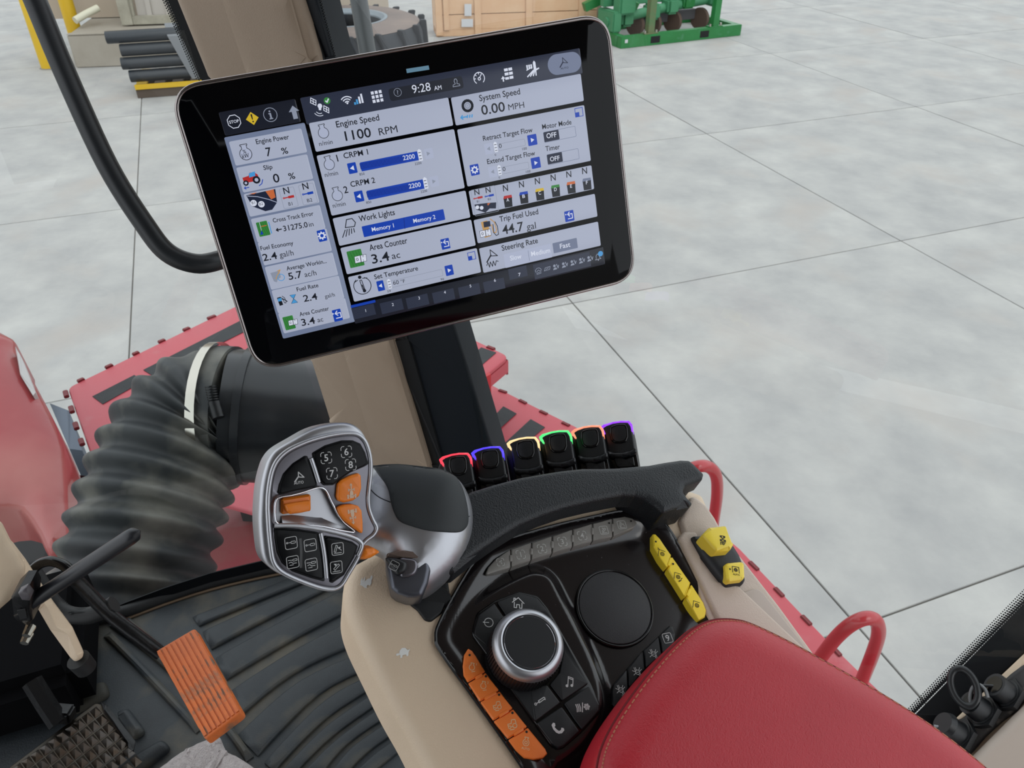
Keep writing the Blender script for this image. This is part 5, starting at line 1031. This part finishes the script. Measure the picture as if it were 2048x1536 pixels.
for i, (x, h_) in enumerate(((356, 16), (371, 30), (388, 44), (405, 58))):
    k = hb.ink('cy' if i < 2 else 'w', 3); a = Vector(k.uv(z('5', x, 130-8*i*.5))); k.fill([(a.x, a.y), (a.x+.0014, a.y), (a.x+.0014, a.y+h_/3.27*.00037), (a.x, a.y+h_/3.27*.00037)])
hb.ic('grid', z('5', 504, 75), 11, 'w'); hb.ic('ques', z('5', 638, 48), 7.5, 'g', 0, .14)
hb.t('4', '9:28', 77, 292, 187, 274, 46, 'w', 0); hb.t('4', 'AM', 208, 274, 252, 267, 24, 'w', 0)
hb.ic('user', z('4', 337, 228), 8, 'g', 0, .15); hb.ic('gauge', z('4', 477, 200), 11.5, 'w', 0, .14)
hb.ic('tiles', z('4', 640, 175), 13, 'w'); hb.ic('farm', z('4', 797, 142), 13.5, 'w', 0, .13)
k = hb.ink('btn', 2); a, b = Vector(k.uv(z('4', 945, 118))), Vector(k.uv(z('4', 1038, 104))); r_ = .0077; dv = (b-a).normalized()
k.fill([(a.x+r_*math.cos(math.radians(x)), a.y+r_*math.sin(math.radians(x))) for x in range(90, 271, 15)]+[(b.x+r_*math.cos(math.radians(x)), b.y+r_*math.sin(math.radians(x))) for x in range(-90, 91, 15)])
hb.ic('steer', z('4', 985, 104), 9, 'navy', 0, .16); hb.t('4', 'AUTO', 968, 148, 1015, 140, 10, 'navy', 1)
hb.done()
lb_ = Tile('alert_bar', (437, 225), (602, 244), 'bard', .0005); lb_.ic('stop', z('3', 117, 194), 13, 'w', 0, .13); lb_.ic('info', z('3', 340, 152), 13, 'g', 0, .12)
k = lb_.ink('yel', 2); c_ = Vector(k.uv(z('3', 229, 175))); k.fill([(c_.x+.0046*math.cos(a), c_.y+.0046*math.sin(a)) for a in (0, math.pi/2, math.pi, -math.pi/2)])
k = lb_.ink('k', 3); k.fill([(c_.x-.0006, c_.y+.003), (c_.x+.0006, c_.y+.003), (c_.x+.0003, c_.y-.0008), (c_.x-.0003, c_.y-.0008)]); k.fill(circ(c_.x, c_.y-.0022, .0006, 8))
lb_.ic('uparr', z('3', 487, 138), 13, 'g', 0)
lb_.done()
colp = Tile('side_column', (448, 275), (710, 643), 'col', .0005); colp.done()
L1_ = .0010
def engf(x, p, sz):
    k = x.ink('lg', 1); c_ = Vector(k.uv(p)); r_ = sz*MP.depth(*p)/F; k.fill([(c_.x+a*r_, c_.y+b*r_) for a, b in arc(0, -.1, .68, 115, 425, 20)+[(.3, .85), (-.3, .85)]])
def cell(tl, br): return Tile('display_tile', tl, br, 'tile', L1_)
x = cell((457.7, 283.5), (615.5, 305.3)); x.t('3', 'Engine Power', 255, 333, 457, 301, 28); x.t('3', '7', 318, 408, 350, 404, 50); x.t('3', '%', 412, 395, 452, 389, 36)
engf(x, z('3', 188, 388), 17); x.ic('eng', z('3', 188, 388), 17, 'k', 0, .07); x.t('3', '%', 170, 390, 196, 386, 20); x.t('3', 'kW', 170, 421, 212, 414, 26); x.done()
x = cell((472.3, 335.6), (627.6, 358.4)); x.t('3', 'Slip', 300, 492, 355, 484, 26); x.t('3', '0', 362, 570, 400, 565, 50); x.t('3', '%', 455, 550, 495, 544, 36)
k = x.ink('red', 2); T2 = lambda pts, k=k: [k.uv(z('3', *p)) for p in pts]
k.fill(T2([(168, 540), (205, 528), (212, 508), (240, 505), (262, 520), (272, 545), (250, 560), (180, 572)])); x.ink('cy', 3).fill(T2([(208, 512), (245, 500), (248, 528), (210, 538)]))
for c_, r_ in (((190, 572), .0020), ((255, 552), .0028)):
    c_ = x.ink('k', 4).uv(z('3', *c_)); x.ink('k', 4).fill(circ(*c_, r_, 14)); x.ink('lg', 5).fill(circ(*c_, r_*.5, 10))
x.ink('blue', 3).line(T2([(272, 588), (288, 575), (293, 550)]), .0006); x.ic('arrl', z('3', 195, 601), 5, 'blue', 0, .3); x.done()
x = cell((487, 388.3), (640, 406))
x.ink('navy', 2).fill(T2([(192, 648), (370, 608), (382, 690), (352, 735), (310, 745), (230, 715)])); x.ink('or', 3).fill(T2([(310, 622), (360, 610), (372, 660), (345, 672)])); x.ink('or', 3).fill(T2([(205, 640), (260, 628), (240, 640)]))
x.ink('lg', 4).line(T2([(200, 652), (260, 655), (330, 672), (380, 690)]), .0005)
for c_, s_ in (((237, 695), 'B1'), ((285, 702), 'B2')):
    u, v = x.ink('w', 4).uv(z('3', *c_)); x.ink('w', 4).fill(circ(u, v, .0024, 12)); x.t('3', s_, c_[0]-12, c_[1]+8, c_[0]+12, c_[1]+4, 16, 'k', 0, 5)
for a, b, s_, nx_ in (((393, 612), (513, 712), 'B1', 0), ((512, 588), (632, 690), 'B2', 1)):
    x.frame(z('3', *a), z('3', *b), 'g'); x.t('3', 'N', (425, 542)[nx_], (640, 613)[nx_], (460, 577)[nx_], (634, 607)[nx_], 38); x.t('3', s_, (450, 568)[nx_], (712, 690)[nx_], (481, 600)[nx_], (707, 684)[nx_], 20, 'k', 0)
    x.ic('rod', z('3', (452, 570)[nx_], (659, 636)[nx_]), 11, ('red', 'blue')[nx_], 0, .2)
x.done()
def green_icon(x, c, p, w_, h_, num=True):
    x.rect(z(c, p[0], p[1]), z(c, p[0]+w_, p[1]+h_*.62), 'green', 2)
    a, b = Vector(x.ink('greend', 3).uv(z(c, p[0]+4, p[1]+4))), Vector(x.ink('greend', 3).uv(z(c, p[0]+w_-3, p[1]+h_*.6)))
    for i in range(5):
        f = i/5; x.ink('greend', 3).line([(a.x+(b.x-a.x)*f, a.y), (a.x+(b.x-a.x)*min(1, f+.25), b.y)], .0003)
x = cell((501.6, 438), (652.3, 457.3)); x.t('3', 'Cross Track Error', 358, 815, 607, 770, 25); x.t('3', '31275.0', 423, 868, 572, 842, 32); x.t('3', 'in', 580, 841, 607, 836, 28, 'k', 0); x.ic('arrl', z('3', 393, 858), 5.5, 'k', 0, .4)
green_icon(x, '3', (250, 816), 92, 118); x.ink('or', 4).line(T2([(285, 838), (315, 832)]), .0006); x.ink('cy', 4).line(T2([(330, 812), (348, 880)]), .0007); x.ink('blue', 4).fill(T2([(278, 890), (298, 886), (286, 862)])); x.ink('w', 4).line(T2([(272, 812), (285, 862)]), .0003); x.done()
def gearbtn(x, p, s=10): 
    x.rect((p[0]-s, p[1]-s+1.5), (p[0]+s, p[1]+s-1.5), 'blue', 2); x.ic('cog', p, s, 'w', l=4); x.ic('cogh', p, s, 'blue', l=5)
def resetbtn(x, p, s=10.5): x.rect((p[0]-s, p[1]-s+2), (p[0]+s, p[1]+s-2), 'blue', 2); x.ic('reset', p, s, 'w', 0, .16, l=4)
def cornerbtn(x, p, s=7.5): x.ic('corner', p, s, 'blue', 0, .16, l=3)
x = cell((515.3, 485.3), (665, 502.2)); x.t('3', 'Fuel Economy', 282, 986, 483, 951, 25); x.t('3', '2.4', 298, 1052, 385, 1036, 42); x.t('3', 'gal/h', 400, 1030, 485, 1015, 34, 'k', 0); gearbtn(x, z('3', 657, 895), 11); x.done()
x = cell((529.3, 534), (677.4, 550.4)); x.t('3', 'Average Workin...', 442, 1110, 687, 1062, 25); x.t('3', '5.7', 456, 1167, 538, 1151, 42); x.t('3', 'ac/h', 553, 1150, 625, 1137, 32, 'k', 0)
x.ink('g', 2).fill(T2([(340, 1125), (395, 1110), (405, 1150), (385, 1165), (380, 1182), (362, 1176)])); x.ink('gold', 3).line(T2([(375, 1160), (400, 1105), (385, 1112)]), .0007)
u, v = x.ink('cy', 3).uv(z('3', 406, 1152)); x.ink('cy', 3).line(circ(u, v, .0026, 14), .0005, True); x.done()
x = cell((543, 581), (689.7, 596.6)); x.t('3', 'Fuel Rate', 505, 1238, 637, 1210, 24); x.t('3', '2.4', 547, 1302, 632, 1286, 40); x.t('3', 'gal/h', 677, 1280, 738, 1268, 24, 'k', 0)
x.ic('pump', z('3', 408, 1298), 10, 'k', 4, .15); x.ink('cy', 4).fill(T2([(385, 1282), (408, 1277), (410, 1296), (388, 1300)])); x.t('3', '/', 440, 1320, 455, 1266, 50, 'k', 0)
x.ink('cy', 3).fill(T2([(460, 1262), (495, 1255), (482, 1282)])); x.ink('cy', 3).fill(T2([(470, 1312), (508, 1305), (484, 1284)])); x.ink('k', 2).line(T2([(460, 1262), (508, 1305), (470, 1312), (495, 1256), (460, 1262)]), .0004); x.done()
def counter(x, c, p, s):
    X, Y = p
    x.ink('w', 4).fill([x.ink('w', 4).uv(z(c, X+a*s, Y+b*s)) for a, b in ((0, 0), (36, -8), (42, 34), (6, 42))]); x.ink('k', 5).line([x.ink('k', 5).uv(z(c, X+a*s, Y+b*s)) for a, b in ((0, 0), (36, -8), (42, 34), (6, 42))], .0003, True)
    x.ink('w', 4).fill([x.ink('w', 4).uv(z(c, X+a*s, Y+b*s)) for a, b in ((38, -8), (72, -16), (78, 26), (44, 34))]); x.ink('k', 5).line([x.ink('k', 5).uv(z(c, X+a*s, Y+b*s)) for a, b in ((38, -8), (72, -16), (78, 26), (44, 34))], .0003, True)
    x.t(c, '0', X+14*s, Y+28*s, X+28*s, Y+25*s, 20*s, 'k', 0, 6); x.t(c, '0', X+50*s, Y+4*s, X+62*s, Y+1*s, 14*s, 'k', 0, 6); x.t(c, '1', X+56*s, Y+30*s, X+62*s, Y+28*s, 14*s, 'k', 0, 6)
x = cell((556.3, 626.5), (701, 636.3)); x.t('3', 'Area Counter', 522, 1391, 702, 1353, 25); x.t('3', '3.4', 535, 1450, 618, 1434, 42); x.t('3', 'ac', 632, 1428, 667, 1421, 30, 'k', 0); green_icon(x, '3', (413, 1398), 85, 105); counter(x, '3', (450, 1418), .75); resetbtn(x, z('3', 752, 1384), 11.5); x.done()
# middle column
x = cell((617.4, 246.5), (907, 252)); x.t('5', 'Engine Speed', 240, 278, 520, 230, 38); x.t('5', '1100', 300, 365, 468, 338, 58); x.t('5', 'RPM', 520, 330, 640, 308, 44, 'k', 0); x.t('5', 'n/min', 128, 399, 215, 384, 28, 'k', 0); engf(x, z('5', 152, 308), 15); x.ic('eng', z('5', 152, 308), 15, 'k', 2, .07); x.done()
def sliderblue(x, c, lft, bar0, bar1, rgt, hh):
    """arrow box, blue bar, handle, pale arrow box; centres in zoom px"""
    s = ZM[c][0]
    def bx(p, w_, h_, m, l): q = z(c, *p); x.rect((q[0]-w_/s, q[1]-h_/s+w_/s*.19), (q[0]+w_/s, q[1]+h_/s-w_/s*.19), m, l)
    bx(lft, 36, 36, 'blue', 2); x.ic('back', z(c, *lft), 8, 'w', 0, l=4)
    q0, q1 = z(c, *bar0), z(c, *bar1); x.rect((q0[0], q0[1]-hh), (q1[0], q1[1]+hh), 'blue', 2)
    k = x.ink('blued', 3); a, b = Vector(k.uv(q0)), Vector(k.uv(q1)); n = 34
    for i in range(n): p = a.lerp(b, (i+.5)/n*.74); k.line([(p.x, p.y-.0022), (p.x, p.y+.0022)], .0004)
    bx(rgt, 34, 34, 'lg', 1); x.ic('play', z(c, rgt[0]-4, rgt[1]), 7, 'g', 0, l=3)
x = cell((633, 311.4), (930, 376.6))
x.t('5', '1', 238, 502, 260, 497, 42); x.t('5', 'CRPM 1', 288, 481, 447, 453, 34); x.t('5', 'n/min', 165, 602, 250, 587, 28, 'k', 0); engf(x, z('5', 190, 515), 15); x.ic('eng', z('5', 190, 515), 15, 'k', 2, .07)
sliderblue(x, '5', (342, 543), (390, 533), (790, 462), (842, 448), 8); x.ic('slider', z('5', 785, 462), 12.5, 'w', 0, l=4); x.ic('slid2', z('5', 785, 462), 15, 'k', 0, l=5); x.t('5', '2200', 675, 492, 752, 479, 28, 'w', 1, 5); x.t('5', '850', 390, 592, 423, 587, 15, 'k', 0); x.t('5', '2200', 752, 524, 795, 516, 15, 'k', 0)
x.t('5', '2', 290, 708, 317, 703, 42); x.t('5', 'CRPM 2', 333, 667, 493, 638, 34); x.t('5', 'n/min', 217, 803, 300, 787, 28, 'k', 0); engf(x, z('5', 243, 718), 15); x.ic('eng', z('5', 243, 718), 15, 'k', 2, .07)
sliderblue(x, '5', (386, 728), (434, 718), (826, 648), (878, 630), 8); x.ic('slider', z('5', 821, 645), 12.5, 'w', 0, l=4); x.ic('slid2', z('5', 821, 645), 15, 'k', 0, l=5); x.t('5', '2200', 713, 677, 791, 663, 28, 'w', 1, 5); x.t('5', '850', 434, 777, 467, 771, 15, 'k', 0); x.t('5', '2200', 790, 706, 832, 698, 15, 'k', 0); x.done()
x = cell((665, 436.9), (941.2, 435.6)); x.t('5', 'Work Lights', 388, 893, 622, 848, 36); x.ic('lamp', z('5', 318, 935), 17, 'k', 4, .1); x.rect(z('5', 402, 925), z('5', 950, 880), 'blue', 2); x.ink('blued', 3).line([x.ink('blued', 3).uv(z('5', 679, 872)), x.ink('blued', 3).uv(z('5', 686, 940))], .0004)
x.t('5', 'Memory 1', 472, 958, 615, 930, 26, 'w'); x.t('5', 'Memory 2', 743, 902, 887, 874, 26, 'w'); x.done()
x = cell((680.5, 496), (952, 491.3)); x.t('5', 'Area Counter', 457, 1083, 704, 1033, 38); x.t('5', '3.4', 474, 1168, 588, 1145, 58); x.t('5', 'ac', 603, 1138, 657, 1128, 42, 'k', 0); green_icon(x, '5', (303, 1090), 120, 140); counter(x, '5', (355, 1122), 1.05); resetbtn(x, z('5', 950, 1038)); x.done()
def sliderwhite(x, c, lft, b0, b1, rgt, hand, on_l, on_r, hh=6.5):
    s = ZM[c][0]
    def bx(p, w_, h_, m, l): q = z(c, *p); x.rect((q[0]-w_/s, q[1]-h_/s+w_/s*.19), (q[0]+w_/s, q[1]+h_/s-w_/s*.19), m, l)
    bx(lft, 30, 33, 'blue' if on_l else 'lg', 2); x.ic('back', z(c, *lft), 7, 'w' if on_l else 'g', 0, l=4)
    bx(rgt, 32, 33, 'blue' if on_r else 'lg', 2); x.ic('play', z(c, *rgt), 7, 'w' if on_r else 'g', 0, l=4)
    q0, q1 = z(c, *b0), z(c, *b1); x.rect((q0[0], q0[1]-hh), (q1[0], q1[1]+hh), 'tile', 1); x.frame((q0[0], q0[1]-hh), (q1[0], q1[1]+hh), 'g', 2)
    x.ic('slider', z(c, *hand), 11, 'w', 0, l=3); x.ic('slid2', z(c, *hand), 14, 'k', 0, l=4)
x = cell((695.8, 554), (962.7, 545)); x.t('5', 'Set Temperature', 488, 1270, 773, 1210, 30); x.ic('temp', z('5', 408, 1312), 18, 'k', 4, .08); sliderwhite(x, '5', (527, 1312), (590, 1303), (935, 1225), (975, 1211), (585, 1303), True, True)
x.t('5', '60', 610, 1306, 647, 1300, 26, 'k', 0, 4); x.t('5', '°F', 660, 1296, 688, 1290, 22, 'k', 0, 4); x.t('5', '59', 572, 1356, 594, 1352, 14, 'k', 0); x.t('5', '90', 920, 1278, 942, 1274, 14, 'k', 0); cornerbtn(x, z('5', 1122, 1117)); x.done()
# right column
x = cell((901.3, 195.6), (1167.9, 202.9)); x.t('4', 'System Speed', 480, 339, 725, 296, 34); x.t('4', '0.00', 494, 422, 635, 398, 54); x.t('4', 'MPH', 655, 394, 750, 377, 34, 'k', 0); x.ic('wheel', z('4', 407, 366), 12.5, 'k', 0, .17); x.ic('wheel2', z('4', 407, 366), 12, 'g', 0, .2); x.ic('arrl', z('4', 385, 435), 7, 'cy', 0, .35)
for i in (0, 1, 2): x.ink('cy', 3).line([x.ink('cy', 3).uv(z('4', 405+14*i, 438-2*i)), x.ink('cy', 3).uv(z('4', 407+14*i, 424-2*i))], .0010)
x.done()
x = cell((913.9, 259.3), (1181.8, 322.4)); cornerbtn(x, z('4', 1078, 405), 8); gearbtn(x, z('4', 450, 752), 10.5)
x.t('4', 'Retract Target Flow', 502, 578, 800, 524, 28); sliderwhite(x, '4', (535, 625), (575, 617), (756, 588), (797, 572), (577, 618), False, True, 5.5); x.t('4', '0', 597, 622, 614, 619, 24, 'k', 0, 4); x.t('4', '100', 738, 634, 765, 629, 14, 'k', 0); x.t('4', '0', 572, 669, 580, 667, 12, 'k', 0)
x.t('4', 'Extend Target Flow', 527, 718, 815, 664, 28); sliderwhite(x, '4', (559, 764), (598, 757), (778, 727), (818, 710), (600, 757), False, True, 5.5); x.t('4', '0', 620, 761, 637, 758, 24, 'k', 0, 4); x.t('4', '100', 760, 772, 787, 767, 14, 'k', 0); x.t('4', '0', 596, 806, 604, 804, 12, 'k', 0)
for nm_, ty, p0, p1, pm in (('Motor Mode', (858, 508, 1034, 477), (863, 527), (1062, 550), (962, 568)), ('Timer', (878, 640, 964, 626), (884, 662), (1080, 685), (982, 702))):
    x.t('4', nm_, *ty, 28); x.frame(z('4', *p0), z('4', *p1), 'btn'); x.rect(z('4', *p0), z('4', *pm), 'navy', 3)
x.t('4', 'OFF', 884, 563, 944, 553, 28, 'w', 1, 4); x.t('4', 'OFF', 905, 702, 962, 693, 26, 'w', 1, 4); x.done()
x = cell((937, 382), (1188.4, 378.8)); x.frame(z('4', 426, 876), z('4', 595, 1000), 'g')
for s_, p in (('N', (450, 905, 480, 900)), ('N', (518, 892, 547, 887))): x.t('4', s_, *p, 32)
for s_, p in (('B1', (461, 950, 480, 947)), ('B2', (530, 936, 549, 933))): x.t('4', s_, *p, 12, 'k', 0)
x.ic('rod', z('4', 470, 921), 9.5, 'red', 0, .2); x.ic('rod', z('4', 538, 908), 9.5, 'blue', 0, .2)
x.ink('navy', 2).fill([x.ink('navy', 2).uv(z('4', *p)) for p in ((448, 962), (520, 952), (580, 948), (578, 985), (540, 985), (515, 1010), (460, 992))]); x.ink('or', 3).fill([x.ink('or', 3).uv(z('4', *p)) for p in ((525, 955), (545, 950), (530, 968))])
for c_ in ((466, 978), (492, 981)): u, v = x.ink('w', 3).uv(z('4', *c_)); x.ink('w', 3).fill(circ(u, v, .0016, 10))
for i, (cx2, cy2, m_) in enumerate(((650, 938, 'red'), (746, 916, 'blue'), (842, 896, 'yel'), (937, 875, 'green'), (1031, 855, 'or'), (1126, 834, 'btn'))):
    x.t('4', 'N', cx2-28, cy2-56, cx2+2, cy2-60, 36)
    P = lambda pts: [x.ink('k', 3).uv(z('4', cx2+a, cy2+b)) for a, b in pts]
    x.ink(m_, 3).fill(P([(-28, -8), (-24, -28), (22, -36), (26, -16)])); x.ink('k', 4).fill(P([(-26, -10), (24, -20), (28, 35), (-18, 42)])); x.t('4', 'ABCDEF'[i], cx2-8, cy2+6, cx2+8, cy2+4, 20, 'w', 1, 6)
x.done()
x = cell((946.8, 440.3), (1195, 433.6)); x.t('4', 'Trip Fuel Used', 602, 1066, 834, 1018, 32); x.t('4', '44.7', 620, 1142, 746, 1118, 54); x.t('4', 'gal', 765, 1115, 820, 1105, 40, 'k', 0); resetbtn(x, z('4', 1020, 1030))
x.ic('pump', z('4', 532, 1108), 19, 'gold', 4, .12, 2); x.ink('navy', 4).fill([x.ink('navy', 4).uv(z('4', *p)) for p in ((502, 1066), (542, 1060), (546, 1092), (506, 1100))]); x.ink('k', 4).line([x.ink('k', 4).uv(z('4', *p)) for p in ((560, 1080), (565, 1130), (580, 1148), (594, 1140), (586, 1090), (572, 1065))], .0006); counter(x, '4', (480, 1122), .9); x.done()
x = cell((957.7, 496.7), (1201.7, 491.7)); x.t('4', 'Steering Rate', 615, 1240, 832, 1192, 32); x.ic('steer', z('4', 552, 1268), 12.5, 'k', 0, .13); x.ic('zig', z('4', 558, 1318), 12.5, 'k', 4, .12)
x.rect(z('4', 622, 1262), z('4', 918, 1278), 'lg', 2); x.rect(z('4', 918, 1195), z('4', 1072, 1222), 'btn', 3); x.ink('btn', 3).line([x.ink('btn', 3).uv(z('4', 772, 1238)), x.ink('btn', 3).uv(z('4', 780, 1300))], .0003)
x.t('4', 'Slow', 665, 1299, 733, 1285, 28, 'w', 1, 4); x.t('4', 'Medium', 792, 1273, 905, 1249, 28, 'w', 1, 4); x.t('4', 'Fast', 965, 1227, 1027, 1214, 28, 'w', 1, 4); x.done()
bb = Tile('page_bar', (701, 611.5), (1210, 528), 'bard', .0005); 
for i, (x0, y0, tx, ty) in enumerate(((335, 1462, 431, 1484), (520, 1428, 608, 1444), (690, 1395, 780, 1402), (862, 1360, 948, 1364), (1032, 1325, 1115, 1323), (1195, 1290, 1275, 1286))):
    k = bb.ink('bar', 1); a = k.uv(z('5', x0, y0)); wq_ = .0186; k.fill([(a[0], a[1]), (a[0]+wq_, a[1]), (a[0]+wq_, a[1]-.0095), (a[0], a[1]-.0095)])
    bb.t('5', str(i+1), tx-8, ty+1, tx+8, ty-2, 19, 'w', 0)
a = bb.ink('bar', 1).uv(z('4', 650, 1352)); bb.ink('bar', 1).fill([(a[0], a[1]), (a[0]+.0165, a[1]), (a[0]+.0165, a[1]-.0095), (a[0], a[1]-.0095)]); bb.t('4', '7', 714, 1394, 728, 1391, 20, 'w', 0)
a = bb.ink('bar', 1).uv(z('4', 800, 1325)); bb.ink('bar', 1).fill([(a[0], a[1]), (a[0]+.0525, a[1]), (a[0]+.0525, a[1]-.0130), (a[0], a[1]-.0130)])
k = bb.ink('blue', 2); a = k.uv(z('5', 330, 1441)); k.fill([(a[0], a[1]), (a[0]+.0205, a[1]), (a[0]+.0205, a[1]-.0022), (a[0], a[1]-.0022)])
bb.ic('cloud', z('b', 303, 755), 7, 'g', 4, .14); bb.ic('tag', z('b', 445, 716), 7, 'g', 4, .14)
for i, c_ in enumerate(((585, 685), (730, 650), (870, 615), (1010, 580), (1145, 548))): bb.ic('usericon', z('b', *c_), 7.5, 'g', 4, .2)
bb.ic('bell', z('b', 1275, 525), 7.5, 'g', 4, .16); u, v = bb.ink('cy', 4).uv(z('b', 1318, 470)); bb.ink('cy', 4).fill(circ(u, v, .0024, 14)); bb.done()
k = Ink(MP, .0009); a, b = Vector(k.uv((813, 142))), Vector(k.uv((858, 135))); k.fill([(a.x, a.y+.0015), (b.x, b.y+.0015), (b.x, b.y-.0015), (a.x, a.y-.0015)]); k.done('light_sensor', E_('sensor_glow', (92, 128, 150), .9), mon)
